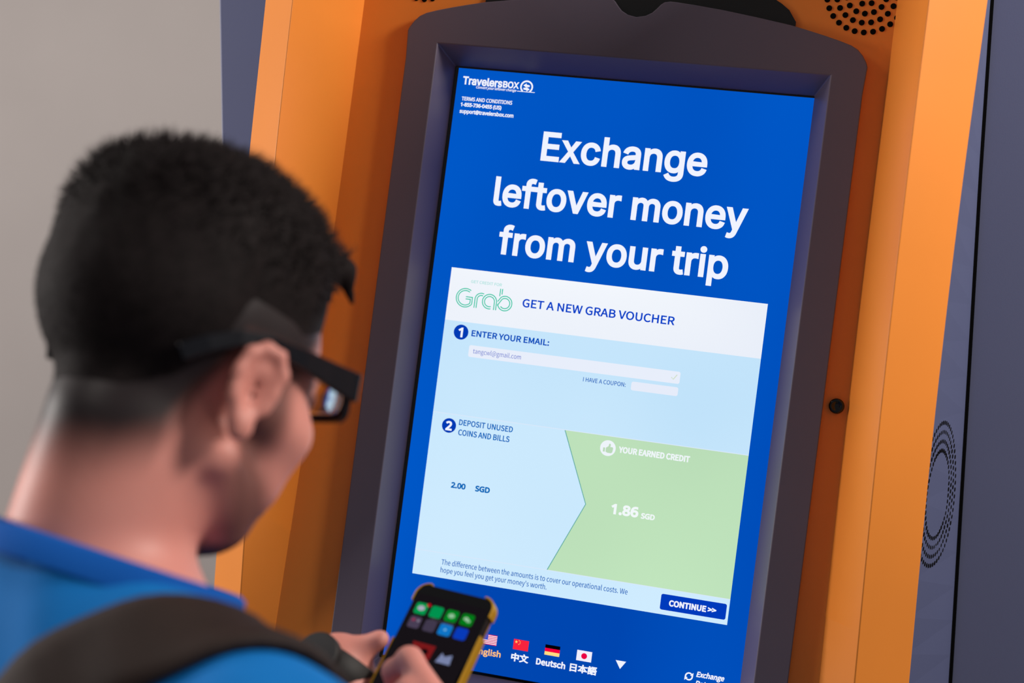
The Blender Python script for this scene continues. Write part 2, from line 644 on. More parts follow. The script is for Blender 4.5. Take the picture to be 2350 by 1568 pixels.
flat('coupon_field', [rrect(0.2443, 0.2967, 0.3324, 0.3422, 0.0022)], emis((230, 236, 250)), w * 2)
flat('continue_button', [rrect(0.3069, 0.3791, 0.5600, 0.5774, 0.0022)], emis((0, 58, 188)), w * 2)
flat('step_one_badge', [circ(0.0428, 0.3018, 0.0086)], emis((0, 58, 180)), w * 2)
flat('step_two_badge', [circ(0.0428, 0.4094, 0.0083)], emis((0, 58, 180)), w * 2)
flat('check_mark', ribbon([(0.2875, 0.3221), (0.2897, 0.3243), (0.2935, 0.3187)], 0.0010), emis((206, 222, 196)), w * 3)
flat('thumb_badge', [circ(0.2274, 0.4096, 0.0088)], emis((238, 244, 250)), w * 3)
th = [(-0.0022, -0.0004), (0.0005, -0.0024), (0.0010, -0.0052), (0.0024, -0.0054), (0.0030, -0.0040), (0.0025, -0.0018), (0.0052, -0.0018), (0.0060, -0.0006), (0.0054, 0.0040), (0.0040, 0.0050), (0.0000, 0.0050), (-0.0022, 0.0040)]
flat('thumb_icon', [[(0.2274 + a, 0.4098 + b_) for a, b_ in reversed(th)], rect(0.2222, 0.2243, 0.4094, 0.4140)], emis((186, 218, 184)), w * 4)
# flags
fl = dict(us=(0.1127, 0.1302), cn=(0.1494, 0.1668), de=(0.1858, 0.2028), jp=(0.2221, 0.2391))
fv0, fv1 = 0.6367, 0.6483
x0, x1 = fl['us']
st = [rect(x0, x1, fv0 + (fv1 - fv0) * k / 13, fv0 + (fv1 - fv0) * (k + 1) / 13) for k in range(13)]
o = flat('flag_stripes_blue_canton', st + [rect(x0, x0 + 0.4 * (x1 - x0), fv0, fv0 + (fv1 - fv0) * 7 / 13)], [emis((205, 20, 90)), emis((255, 240, 255)), emis((60, 80, 200))], w * 2)
for k, p in enumerate(o.data.polygons): p.material_index = 2 if k == 13 else (k % 2)
for v_ in o.data.polygons[13].vertices: o.data.vertices[v_].co += NRM * 0.0002
x0, x1 = fl['cn']


def star(cx, cv, r, rot=0):
    return [(cx + (r if k % 2 == 0 else r * 0.42) * math.sin(rot - k * math.pi / 5), cv - (r if k % 2 == 0 else r * 0.42) * math.cos(rot - k * math.pi / 5)) for k in range(10)]


o = flat('flag_red_with_stars', [rect(x0, x1, fv0, fv1), star(x0 + 0.0031, fv0 + 0.0029, 0.0019)] + [star(x0 + a, fv0 + b_, 0.0007, 0.4) for a, b_ in ((0.0062, 0.0012), (0.0074, 0.0024), (0.0074, 0.0042), (0.0062, 0.0054))], [emis((248, 36, 62)), emis((255, 214, 110))], w * 2)
for k, p in enumerate(o.data.polygons):
    p.material_index = 0 if k == 0 else 1
    if k:
        for v_ in p.vertices: o.data.vertices[v_].co += NRM * 0.0002
x0, x1 = fl['de']
o = flat('flag_black_red_gold', [rect(x0, x1, fv0 + (fv1 - fv0) * k / 3, fv0 + (fv1 - fv0) * (k + 1) / 3) for k in range(3)], [emis((2, 2, 6)), emis((245, 0, 62)), emis((255, 220, 130))], w * 2)
for k, p in enumerate(o.data.polygons): p.material_index = k
x0, x1 = fl['jp']
o = flat('flag_white_with_red_disc', [rect(x0, x1, fv0, fv1), circ((x0 + x1) / 2, (fv0 + fv1) / 2, 0.0033, 28)], [emis((240, 238, 252)), emis((235, 0, 70))], w * 2)
o.data.polygons[1].material_index = 1
for v_ in o.data.polygons[1].vertices: o.data.vertices[v_].co += NRM * 0.0002
flat('more_languages_arrow', [[(0.2660, 0.6408), (0.2719, 0.6498), (0.2777, 0.6408)]], emis(WHITE), w)
ic = (0.3479, 0.6448)
flat('exchange_arrows_icon', ribbon(arc(ic[0], ic[1], 0.0037, 200, 45, 12), 0.0016) + ribbon(arc(ic[0], ic[1], 0.0037, 20, -135, 12), 0.0016)
     + [[(ic[0] + 0.0012, ic[1] - 0.0012), (ic[0] + 0.0046, ic[1] - 0.0006), (ic[0] + 0.0046, ic[1] - 0.0046)]] + [[(ic[0] - 0.0012, ic[1] + 0.0012), (ic[0] - 0.0046, ic[1] + 0.0006), (ic[0] - 0.0046, ic[1] + 0.0046)]], emis(WHITE), w)
# round logo with two arrows over a line
lc = (0.0822, 0.0153)
lg = ribbon(arc(lc[0], lc[1], 0.0066, -52, 232, 40), 0.0019) + [rect(0.0716, 0.0925, 0.0205, 0.0213)]
up_ar = [(-0.0040, -0.0015), (-0.0002, 0.0008), (-0.0002, 0.0002), (0.0036, -0.0002), (0.0034, -0.0022), (-0.0002, -0.0026), (-0.0004, -0.0042)]
lg += [[(lc[0] + a, lc[1] + b_) for a, b_ in up_ar], [(lc[0] - a, lc[1] - b_ + 0.0010) for a, b_ in up_ar]]
flat('logo_emblem', lg, emis(WHITE), w)
# double line lettering of the voucher logo
GW = 0.00105
G = []
for k, (ro, gx, gv) in enumerate(((0.0106, 0.0509, 0.2609), (0.0083, 0.0487, 0.2634))):
    a_end = -math.degrees(math.acos((gx - 0.0425) / ro))
    G += ribbon(arc(0.0425, 0.2622, ro, 56, 360 + a_end, 40), GW)
    ve = 0.2622 + ro * math.sin(math.radians(-a_end))
    G += ribbon([(gx, ve), (gx, gv - GW / 2)], GW) + ribbon([(gx, gv), (0.0431, gv)], GW)
for k, (xs, ro) in enumerate(((0.0541, 0.0072), (0.0566, 0.0047))):
    G += ribbon([(xs, 0.2723), (xs, 0.2621)] + arc(0.0613, 0.2621, ro, 180, 68, 14), GW)
for k, (ro, xs) in enumerate(((0.0083, 0.0796), (0.0058, 0.0771))):
    G += ribbon(arc(0.0713, 0.2633, ro, 0, 285 if k == 0 else 292, 34), GW)
    G += ribbon([(xs, 0.2633), (xs, 0.2722)], GW)
for k, (ro, xs) in enumerate(((0.0083, 0.0824), (0.0058, 0.0848))):
    G += ribbon([(xs, 0.2472), (xs, 0.2558 - 0.0022 * k)], GW)
    G += ribbon([(0.0808, 0.2620 + 0.0046 * k)] + arc(0.0893, 0.2634, ro, 128, -170 + 30 * k, 36), GW)
flat('voucher_logo', G, emis((0, 196, 160)), w * 2)

# ---- lettering
fontdir = bpy.utils.system_resource('DATAFILES', path='fonts')


def font(fn):
    p = os.path.join(fontdir, fn)
    return bpy.data.fonts.load(p) if os.path.exists(p) else None


FONT = {}
for k, fn in dict(I='Inter.woff2', C='Noto Sans CJK Regular.woff2').items():
    FONT[k] = font(fn)
hb = [x for x in (os.listdir(fontdir) if fontdir and os.path.isdir(fontdir) else []) if x.startswith('NotoSansHebrew')]
FONT['H'] = font(hb[0]) if hb else None


def glyph_mesh(s, fk):
    """letters filled contour by contour, so overlapping strokes of a font stay solid"""
    c = bpy.data.curves.new('t', 'FONT')
    c.body = s
    c.size = 1.0
    if FONT.get(fk): c.font = FONT[fk]
    o = bpy.data.objects.new('t', c)
    COL.objects.link(o)
    dg = bpy.context.evaluated_depsgraph_get()
    cu = o.evaluated_get(dg).to_curve(dg)
    loops = []
    for sp in cu.splines:
        pts = []
        bp = sp.bezier_points
        for i in range(len(bp)):
            p0, p3 = bp[i], bp[(i + 1) % len(bp)]
            a0_, a1_, a2_, a3_ = p0.co, p0.handle_right, p3.handle_left, p3.co
            straight = ((a1_ - a0_).cross(a3_ - a0_).length < 1e-7 and (a2_ - a0_).cross(a3_ - a0_).length < 1e-7)
            for k in range(1 if straight else 5):
                t = k / 5
                q = a0_ * (1 - t) ** 3 + a1_ * 3 * t * (1 - t) ** 2 + a2_ * 3 * t * t * (1 - t) + a3_ * t ** 3
                pts.append((q.x, q.y))
        if len(pts) > 2: loops.append(np.array(pts))
    o.to_curve_clear()
    me_ = bpy.data.meshes.new_from_object(o.evaluated_get(bpy.context.evaluated_depsgraph_get()))
    V0 = [tuple(v.co[:2]) for v in me_.vertices]
    F0 = [tuple(p.vertices) for p in me_.polygons]
    bpy.data.meshes.remove(me_)
    bpy.data.objects.remove(o)
    bpy.data.curves.remove(c)
    sa = lambda p: 0.5 * np.sum(p[:, 0] * np.roll(p[:, 1], -1) - np.roll(p[:, 0], -1) * p[:, 1])
    ar = [sa(p) for p in loops]
    sg = np.sign(ar[int(np.argmax(np.abs(ar)))])

    def inside(pt, p):
        x, y = pt
        x0_, y0_ = p[:, 0], p[:, 1]
        x1_, y1_ = np.roll(x0_, -1), np.roll(y0_, -1)
        cr = ((y0_ > y) != (y1_ > y)) & (x < (x1_ - x0_) * (y - y0_) / np.where(y1_ == y0_, 1e-12, y1_ - y0_) + x0_)
        return cr.sum() % 2 == 1
    outs = [i for i in range(len(loops)) if np.sign(ar[i]) == sg]
    holes = {i: [] for i in outs}
    for i in range(len(loops)):
        if i in holes: continue
        cand = [j for j in outs if inside(loops[i].mean(0) * 0.02 + loops[i][0] * 0.98, loops[j])]
        if cand: holes[min(cand, key=lambda j: abs(ar[j]))].append(i)
    from mathutils.geometry import tessellate_polygon
    V, F = V0, F0
    for i in outs:
        ls = [loops[i]] + [loops[j] for j in holes[i]]
        tr_ = tessellate_polygon([[Vector((x, y, 0)) for x, y in l] for l in ls])
        o_ = len(V)
        for l in ls: V += [tuple(q) for q in l]
        F += [tuple(q + o_ for q in t) for t in tr_]
    return np.array(V), F, loops


CAPH = {}


def lettering(name, s, fk, x0, x1, vb, cap, rgb, bold=0.0, shear=0.0, wl=4, place=None, parent=None):
    V, F, loops = glyph_mesh(s, fk)
    if fk not in CAPH:
        CAPH[fk] = glyph_mesh('H', fk)[0][:, 1].max()
    ch = CAPH[fk]
    ymin = 0.0
    if any(ord(q) > 0x3000 for q in s):
        ch = V[:, 1].max() - V[:, 1].min()
        ymin = V[:, 1].min()
    xmin, xmax = V[:, 0].min(), V[:, 0].max()

    def fit(P):
        X = x0 + bold + (P[:, 0] - xmin) / (xmax - xmin) * ((x1 - x0) - 2 * bold)
        Y = bold + (P[:, 1] - ymin) / ch * (cap - 2 * bold)
        return np.stack([X, Y], 1)
    Q = fit(V)
    AV = [tuple(q) for q in Q]
    AF = list(F)
    if bold:                                   # heavier weight: a mitred band either side of every outline
        for l in loops:
            P = fit(l)
            keep = np.linalg.norm(P - np.roll(P, 1, 0), axis=1) > 1e-7
            P = P[keep]
            if len(P) < 3: continue
            d1 = P - np.roll(P, 1, 0)
            d2 = np.roll(P, -1, 0) - P
            d1 /= np.linalg.norm(d1, axis=1)[:, None]
            d2 /= np.linalg.norm(d2, axis=1)[:, None]
            n1 = np.stack([-d1[:, 1], d1[:, 0]], 1)
            n2 = np.stack([-d2[:, 1], d2[:, 0]], 1)
            mt = n1 + n2
            ml = np.linalg.norm(mt, axis=1)
            mt = np.where(ml[:, None] > 0.35, mt / np.maximum(ml, 1e-6)[:, None], n2)
            cs = np.clip(np.sum(mt * n2, 1), 0.55, 1)
            off = mt * (bold / cs)[:, None]
            o = len(AV)
            k = len(P)
            AV += [tuple(q) for q in P + off] + [tuple(q) for q in P - off]
            AF += [(o + i, o + (i + 1) % k, o + k + (i + 1) % k, o + k + i) for i in range(k)]
    pl = place or (lambda x, y: S(x, vb - y, w * wl))
    return mesh_obj(name, [pl(x + y * shear, y) for x, y in AV], AF, emis(rgb), parent or display)


TX = [
    ('heading_line', 'Exchange', 'I', 0.10902, 0.29709, 0.0974, 0.0334, WHITE, 0.00125, 0),
    ('heading_line', 'leftover money', 'I', 0.06065, 0.34787, 0.1535, 0.0334, WHITE, 0.00125, 0),
    ('heading_line', 'from your trip', 'I', 0.07300, 0.33410, 0.2082, 0.0334, WHITE, 0.00125, 0),
    ('logo_lettering', 'Travelers', 'I', 0.00690, 0.05383, 0.0187, 0.0095, WHITE, 0.00048, 0),
    ('logo_lettering', 'BOX', 'I', 0.05459, 0.07337, 0.01855, 0.0077, WHITE, 0.00042, 0),
    ('slogan', 'Convert your leftover change', 'C', 0.02322, 0.07068, 0.0221, 0.0030, WHITE, 0.0001, 0.2),
    ('terms_line', 'TERMS AND CONDITIONS', 'H', 0.00817, 0.06812, 0.0372, 0.0044, WHITE, 0.00018, 0),
    ('phone_line', '1-855-736-0455 (US)', 'H', 0.00788, 0.05628, 0.0441, 0.0045, WHITE, 0.0003, 0),
    ('support_line', 'support@travelersbox.com', 'H', 0.00767, 0.07150, 0.0519, 0.0046, WHITE, 0.00025, 0),
    ('credit_caption', 'GET CREDIT FOR', 'C', 0.04705, 0.08343, 0.2445, 0.0033, (172, 226, 222), 0.0001, 0),
    ('voucher_title', 'GET A NEW GRAB VOUCHER', 'C', 0.10988, 0.28329, 0.2648, 0.0094, (0, 62, 200), 0.00028, 0),
    ('badge_number', '1', 'H', 0.0398, 0.0452, 0.3077, 0.0112, WHITE, 0.0006, 0),
    ('email_title', 'ENTER YOUR EMAIL:', 'C', 0.05540, 0.14622, 0.3049, 0.0070, (0, 78, 190), 0.0003, 0),
    ('email_entry', 'tangcwl@gmail.com', 'C', 0.05988, 0.11610, 0.3241, 0.0052, (92, 110, 205), 0.0, 0),
    ('coupon_caption', 'I HAVE A COUPON:', 'C', 0.18986, 0.23817, 0.3394, 0.0048, (0, 95, 188), 0.00008, 0),
    ('badge_number', '2', 'H', 0.0391, 0.0467, 0.4151, 0.0108, WHITE, 0.0007, 0),
    ('deposit_title', 'DEPOSIT UNUSED', 'C', 0.05427, 0.11745, 0.4072, 0.0065, (0, 103, 190), 0.00022, 0),
    ('deposit_title', 'COINS AND BILLS', 'C', 0.05473, 0.11510, 0.4187, 0.0066, (0, 103, 190), 0.00022, 0),
    ('deposit_amount', '2.00', 'H', 0.05438, 0.07143, 0.4792, 0.0066, (0, 103, 185), 0.00045, 0),
    ('deposit_currency', 'SGD', 'H', 0.08294, 0.10007, 0.4792, 0.0066, (0, 103, 185), 0.00045, 0),
    ('credit_title', 'YOUR EARNED CREDIT', 'C', 0.23983, 0.31916, 0.4128, 0.0069, (240, 246, 250), 0.0004, 0),
    ('credit_amount', '1.86', 'H', 0.23987, 0.27046, 0.4814, 0.0116, (242, 248, 250), 0.0008, 0),
    ('credit_currency', 'SGD', 'H', 0.27371, 0.28900, 0.4816, 0.0062, (242, 248, 250), 0.0004, 0),
    ('notice_line', 'The difference between the amounts is to cover our operational costs. We', 'C', 0.05469, 0.26964, 0.5672, 0.0059, (0, 98, 188), 0.00006, 0),
    ('notice_line', 'hope you feel you get your money\'s worth.', 'C', 0.05475, 0.17881, 0.5762, 0.0058, (0, 98, 188), 0.00006, 0),
    ('button_caption', 'CONTINUE >>', 'C', 0.31639, 0.36838, 0.5723, 0.0068, WHITE, 0.00045, 0),
    ('language_english', 'English', 'C', 0.10560, 0.13664, 0.6603, 0.0069, (255, 194, 124), 0.0003, 0),
    ('language_chinese', '中文', 'C', 0.14876, 0.16870, 0.6616, 0.0096, WHITE, 0.00042, 0),
    ('language_german', 'Deutsch', 'C', 0.17767, 0.21110, 0.6606, 0.0072, WHITE, 0.0004, 0),
    ('language_japanese', '日本語', 'C', 0.21623, 0.24688, 0.6616, 0.0095, WHITE, 0.0004, 0),
    ('rates_caption', 'Exchange', 'C', 0.35573, 0.38584, 0.6438, 0.0061, WHITE, 0.00032, 0.18),
    ('rates_caption', 'Rates', 'C', 0.35573, 0.37434, 0.6538, 0.0061, WHITE, 0.00032, 0.18),
]
for t in TX:
    lettering(*t)


# ------------------------------------------------------------------ implicit surfaces for the person
def smin(a, b_, k):
    if k <= 0: return np.minimum(a, b_)
    h = np.clip(0.5 + 0.5 * (b_ - a) / k, 0, 1)
    return b_ * (1 - h) + a * h - k * h * (1 - h)


def smax(a, b_, k):
    return -smin(-a, -b_, k)


def rcone(a, b_, r1, r2):
    a = np.array(a, float)
    b_ = np.array(b_, float)
    ba = b_ - a
    L2 = ba @ ba

    def f(p):
        t = np.clip(((p - a) @ ba) / L2, 0, 1)
        return np.linalg.norm(p - a - t[:, None] * ba, axis=1) - (r1 + (r2 - r1) * t)
    c = (a + b_) / 2
    return f, c, math.sqrt(L2) / 2 + max(r1, r2)


def ellip(c, rad, R=None):
    c = np.array(c, float)
    rad = np.array(rad, float)

    def f(p):
        q = p - c
        if R is not None: q = q @ R
        k0 = np.linalg.norm(q / rad, axis=1)
        k1 = np.linalg.norm(q / (rad * rad), axis=1) + 1e-9
        return np.where(k0 < 0.05, -rad.min(), k0 * (k0 - 1.0) / k1)
    return f, c, rad.max()


class Field:
    def __init__(s):
        s.items = []

    def add(s, prim, k=0.01, op='u'):
        s.items.append((prim[0], np.array(prim[1], float), prim[2], k, op))
        return s

    def ev(s, p, bc=None, br=None):
        d = np.full(len(p), 10.0)
        for f, c, r, k, op in s.items:
            if bc is not None and np.linalg.norm(bc - c) > r + br + k + 0.035:
                continue
            v = f(p)
            if op == 'u': d = smin(d, v, k)
            elif op == 's': d = smax(d, -v, k)
            else: d = smax(d, v, k)
        return d


def polygonise(ev, lo, hi, h, N=16, slack=1.6):
    lo = np.array(lo, float)
    hi = np.array(hi, float)
    nb = np.ceil((hi - lo) / (h * N)).astype(int)
    dims = nb * N
    D = np.full(tuple(dims), 1.0, np.float32)
    gi = np.stack(np.meshgrid(np.arange(N), np.arange(N), np.arange(N), indexing='ij'), -1).reshape(-1, 3)
    bi = np.stack(np.meshgrid(*[np.arange(n) for n in nb], indexing='ij'), -1).reshape(-1, 3)
    cent = lo + (bi + 0.5) * N * h
    br = 0.5 * N * h * math.sqrt(3)
    dc = ev(cent, None, None)
    for q, c, d in zip(bi, cent, dc):
        o = q * N
        sl = (slice(o[0], o[0] + N), slice(o[1], o[1] + N), slice(o[2], o[2] + N))
        if abs(d) > br * slack:
            D[sl] = d
            continue
        D[sl] = ev(lo + (o + gi) * h, c, br).reshape(N, N, N)
    ins = D < 0
    cnt = np.zeros(tuple(dims - 1), np.int8)
    for a in (0, 1):
        for b_ in (0, 1):
            for c in (0, 1):
                cnt += ins[a:dims[0] - 1 + a, b_:dims[1] - 1 + b_, c:dims[2] - 1 + c]
    mixed = (cnt > 0) & (cnt < 8)
    cells = np.argwhere(mixed)
    idx = np.full(tuple(dims - 1), -1, np.int32)
    idx[mixed] = np.arange(len(cells))
    acc = np.zeros((len(cells), 3))
    num = np.zeros(len(cells))
    for ax in range(3):
        o1, o2 = [q for q in range(3) if q != ax]
        for a in (0, 1):
            for b_ in (0, 1):
                p0 = np.zeros(3, int)
                p0[o1] = a
                p0[o2] = b_
                p1 = p0.copy()
                p1[ax] = 1
                c0 = cells + p0
                c1 = cells + p1
                d0 = D[c0[:, 0], c0[:, 1], c0[:, 2]]
                d1 = D[c1[:, 0], c1[:, 1], c1[:, 2]]
                mk = (d0 < 0) != (d1 < 0)
                t = np.where(mk, d0 / np.where(mk, d0 - d1, 1), 0)
                pt = c0 + np.outer(t, np.eye(3)[ax])
                acc[mk] += pt[mk]
                num[mk] += 1
    V = lo + (acc / num[:, None]) * h
    F = []
    for ax in range(3):
        o1, o2 = [(1, 2), (2, 0), (0, 1)][ax]
        sl0 = [slice(None)] * 3
        sl1 = [slice(None)] * 3
        sl0[ax] = slice(0, dims[ax] - 1)
        sl1[ax] = slice(1, dims[ax])
        cr = ins[tuple(sl0)] != ins[tuple(sl1)]
        e = np.argwhere(cr)
        e = e[(e[:, o1] > 0) & (e[:, o2] > 0) & (e[:, o1] < dims[o1] - 1) & (e[:, o2] < dims[o2] - 1)]
        u1 = np.eye(3, dtype=int)[o1]
        u2 = np.eye(3, dtype=int)[o2]
        g = lambda q: idx[q[:, 0], q[:, 1], q[:, 2]]
        quad = np.stack([g(e - u1 - u2), g(e - u2), g(e), g(e - u1)], 1)
        fl = ins[e[:, 0], e[:, 1], e[:, 2]]
        quad[~fl] = quad[~fl][:, ::-1]
        F.append(quad)
    return V, np.concatenate(F)


def relax(V, F, n=2, lam=0.5):
    e = np.concatenate([F[:, [0, 1]], F[:, [1, 2]], F[:, [2, 3]], F[:, [3, 0]]])
    for _ in range(n):
        a = np.zeros_like(V)
        c = np.zeros(len(V))
        np.add.at(a, e[:, 0], V[e[:, 1]])
        np.add.at(c, e[:, 0], 1)
        np.add.at(a, e[:, 1], V[e[:, 0]])
        np.add.at(c, e[:, 1], 1)
        V = V * (1 - lam) + lam * a / np.maximum(c, 1)[:, None]
    return V


def grad(ev, p, h=0.002):
    g = np.stack([ev(p + np.eye(3)[i] * h) - ev(p - np.eye(3)[i] * h) for i in range(3)], 1)
    return g / (np.linalg.norm(g, axis=1)[:, None] + 1e-9)


# ------------------------------------------------------------------ the person's frame
def nrm(v):
    v = np.array(v, float)
    return v / np.linalg.norm(v)


HC = np.array([-0.1692, -0.7443, 1.4578])          # between the ears
Hf = nrm((0.3500, 0.8660, -0.3560))
Hr = np.array((0.9349, -0.3192, 0.1555))
Hr = nrm(Hr - Hf * (Hr @ Hf))
Hu = np.cross(Hr, Hf)
HR = np.stack([Hr, Hf, Hu], 1)                      # local -> world columns
h2w = lambda p: HC + HR @ np.array(p, float)


def hell(c, rad, rot=None):
    R = HR if rot is None else HR @ rot
    return ellip(h2w(c), rad, R)


def hcone(a, b_, r1, r2):
    return rcone(h2w(a), h2w(b_), r1, r2)


def rotm(axis, deg):
    return np.array(Matrix.Rotation(math.radians(deg), 3, axis))


SHR = np.array([-0.0246, -0.9111, 1.2740])
SHL = np.array([-0.2440, -0.6420, 1.2140])
NB = np.array([-0.1894, -0.8069, 1.3593])
MID = np.array([-0.1306, -0.7741, 1.2740])
Br = np.array([0.612, -0.791, 0.0])
Br = nrm(Br)
Bu = nrm(np.array([0, 0, 1.0]) - Br * Br[2])
Bf = np.cross(Bu, Br)
BR3 = np.stack([Br, Bf, Bu], 1)
b2w = lambda r_, f_, u_: MID + Br * r_ + Bf * f_ + Bu * u_
ELR = np.array([0.0701, -0.8483, 1.0750])
WRR = np.array([0.0569, -0.6573, 1.2216])
ELL = np.array((-0.1762, -0.6192, 1.0579))
WRL = np.array((-0.1150, -0.5200, 1.1950))

body = Field()
# skull and face
body.add(hell((0, -0.010, 0.056), (0.0765, 0.0985, 0.086)), 0.0)
body.add(hell((0, 0.030, 0.040), (0.070, 0.066, 0.070)), 0.02)
body.add(hell((0, 0.045, -0.008), (0.058, 0.048, 0.070)), 0.02)
body.add(hell((0, 0.028, -0.050), (0.050, 0.045, 0.040)), 0.022)
body.add(hell((0, 0.060, -0.078), (0.020, 0.019, 0.018)), 0.02)
for s in (-1, 1):
    body.add(hcone((s * 0.052, -0.002, -0.040), (s * 0.022, 0.048, -0.076), 0.015, 0.013), 0.018)
    body.add(hcone((s * 0.052, 0.060, -0.012), (s * 0.060, 0.020, -0.004), 0.014, 0.012), 0.02)      # cheekbone
    body.add(hcone((s * 0.042, 0.058, -0.012), (s * 0.034, 0.055, -0.045), 0.014, 0.014), 0.02)
    body.add(hell((s * 0.032, 0.103, 0.024), (0.017, 0.012, 0.012)), 0.008, 's')                     # eye socket
    body.add(hell((s * 0.032, 0.086, 0.022), (0.0125, 0.0125, 0.0125)), 0.004)
    body.add(hcone((s * 0.012, 0.098, 0.036), (s * 0.048, 0.084, 0.038), 0.006, 0.005), 0.010)       # brow
    body.add(hell((s * 0.011, 0.098, -0.026), (0.0085, 0.010, 0.008)), 0.006)                        # nostril wing
body.add(hcone((0, 0.096, 0.024), (0, 0.107, -0.022), 0.007, 0.0100), 0.010)
body.add(hcone((-0.020, 0.084, -0.048), (0.020, 0.084, -0.048), 0.006, 0.006), 0.008)
body.add(hcone((-0.018, 0.080, -0.060), (0.018, 0.080, -0.060), 0.007, 0.007), 0.008)
# ears
for s in (-1, 1):
    R = rotm('Z', -s * 24) @ rotm('X', -12)
    ec = np.array((s * 0.080, -0.010, 0.001))
    eL = lambda y, z, x=0.0: tuple(ec + R @ (0.88 * np.array((s * x, y, z))))
    body.add(hell(eL(-0.006, 0.0, 0.004), (0.0042, 0.0145, 0.0250), R), 0.006)
    rim = [eL(0.010, 0.004, 0.005), eL(0.012, 0.018, 0.006), eL(0.004, 0.030, 0.007), eL(-0.008, 0.031, 0.008), eL(-0.019, 0.022, 0.009), eL(-0.0225, 0.006, 0.009), eL(-0.019, -0.010, 0.008), eL(-0.010, -0.024, 0.006)]
    for a, b_ in zip(rim, rim[1:]):
        body.add(hcone(a, b_, 0.0043, 0.0043), 0.004)
    body.add(hell(eL(-0.002, -0.030, 0.004), (0.0055, 0.0085, 0.0090), R), 0.006)
    body.add(hell(eL(-0.002, -0.002, 0.011), (0.0075, 0.009, 0.013), R), 0.004, 's')
    body.add(hcone(eL(0.010, 0.0, 0.002), eL(0.009, -0.010, 0.002), 0.005, 0.005), 0.006)            # tragus
# neck
NECK0 = len(body.items)
nk_top = h2w((0, -0.030, -0.030))
body.add(rcone(nk_top, NB, 0.051, 0.053), 0.022)
body.add(rcone(h2w((0, -0.058, -0.030)), NB - Bf * 0.014, 0.032, 0.040), 0.02)
body.add(rcone(h2w((0, -0.006, -0.060)), NB + Bf * 0.004, 0.034, 0.040), 0.02)
# torso
TORSO = [
    (rcone(NB - np.array([0, 0, 0.040]), SHR + np.array([0, 0, 0.012]), 0.056, 0.046), 0.03),
    (rcone(NB - np.array([0, 0, 0.040]), SHL + np.array([0, 0, 0.012]), 0.052, 0.044), 0.03),
    (ellip(b2w(0, -0.056, -0.11), (0.170, 0.112, 0.195), BR3), 0.035),
    (ellip(b2w(0, 0.0, -0.36), (0.150, 0.100, 0.20), BR3), 0.05),
    (rcone(SHR, SHR + np.array([0.0, 0.0, -0.02]), 0.056, 0.056), 0.03),
    (rcone(SHL, SHL + np.array([0.0, 0.0, -0.02]), 0.056, 0.056), 0.03),
]
for p_, k_ in TORSO: body.add(p_, k_)
UP = []
for sh, el, wr in ((SHR, ELR, WRR), (SHL, ELL, WRL)):
    body.add(rcone(sh, el, 0.051, 0.039), 0.02)
    body.add(rcone(el, el + (wr - el) * 0.35, 0.039, 0.042), 0.015)
    body.add(rcone(el + (wr - el) * 0.35, wr, 0.042, 0.026), 0.02)

# hands
def chain(pts, radii, k=0.006):
    for i in range(len(pts) - 1):
        body.add(rcone(pts[i], pts[i + 1], radii[i], radii[i + 1]), k)


Pw = nrm((0.969, -0.2463, 0.0175))                 # phone: across
Pl = nrm((-0.2950, -0.6580, -0.6930))              # phone: down its length
Pl = nrm(Pl - Pw * (Pl @ Pw))
Pn = np.cross(Pl, Pw)                              # out of its glass, toward the person
PT = np.array([-0.0262, -0.4822, 1.2662])          # middle of its upper edge
ph = lambda a, l, n_=0.0: PT + Pw * a + Pl * l + Pn * n_
# left hand: cradles the phone from behind, thumb along the left edge
palmL = [WRL, ph(-0.064, 0.108, -0.022), ph(-0.048, 0.098, -0.030)]
chain(palmL, [0.026, 0.026, 0.018], 0.012)
chain([WRL, ph(-0.060, 0.140, -0.030), ph(-0.030, 0.130, -0.034)], [0.024, 0.022, 0.016], 0.012)
chain([ph(-0.078, 0.106, -0.016), ph(-0.074, 0.090, -0.008), ph(-0.063, 0.074, -0.001), ph(-0.0468, 0.061, 0.003)], [0.0165, 0.0130, 0.0108, 0.0082], 0.006)
for q, ln in enumerate((0.098, 0.118, 0.137, 0.152)):
    dl = [0.0, 0.0, 0.002, 0.006][q]
    chain([ph(-0.040, ln, -0.026), ph(-0.008, ln - 0.006, -0.024), ph(0.022, ln - 0.004, -0.022), ph(0.0425 - dl, ln + 0.002, -0.016), ph(0.0475 - dl, ln + 0.006, -0.002)], [0.0105, 0.0098, 0.0092, 0.0085, 0.0072], 0.005)
# right hand: index finger bent over the glass
mc = [ph(0.060, 0.124, 0.060), ph(0.070, 0.142, 0.060), ph(0.076, 0.156, 0.054), ph(0.082, 0.170, 0.044)]
for q, c_ in enumerate(mc):
    chain([WRR, c_], [0.024, 0.0125 - 0.0008 * q], 0.012)
chain([mc[0], ph(0.021, 0.096, 0.062), ph(-0.001, 0.098, 0.038), ph(-0.006, 0.106, 0.012)], [0.0120, 0.0105, 0.0092, 0.0074], 0.005)
chain([mc[1], ph(0.033, 0.122, 0.064), ph(0.012, 0.128, 0.040), ph(0.010, 0.138, 0.018)], [0.0120, 0.0110, 0.0098, 0.0078], 0.005)
chain([mc[2], ph(0.044, 0.142, 0.052), ph(0.026, 0.152, 0.032), ph(0.030, 0.164, 0.016)], [0.0115, 0.0102, 0.0092, 0.0074], 0.005)
chain([mc[3], ph(0.060, 0.162, 0.036), ph(0.046, 0.172, 0.022), ph(0.050, 0.182, 0.010)], [0.0105, 0.0092, 0.0082, 0.0066], 0.005)
chain([ph(0.058, 0.185, 0.050), ph(0.020, 0.160, 0.040), ph(-0.008, 0.140, 0.030), ph(-0.026, 0.122, 0.022)], [0.0160, 0.0135, 0.0112, 0.0088], 0.008)

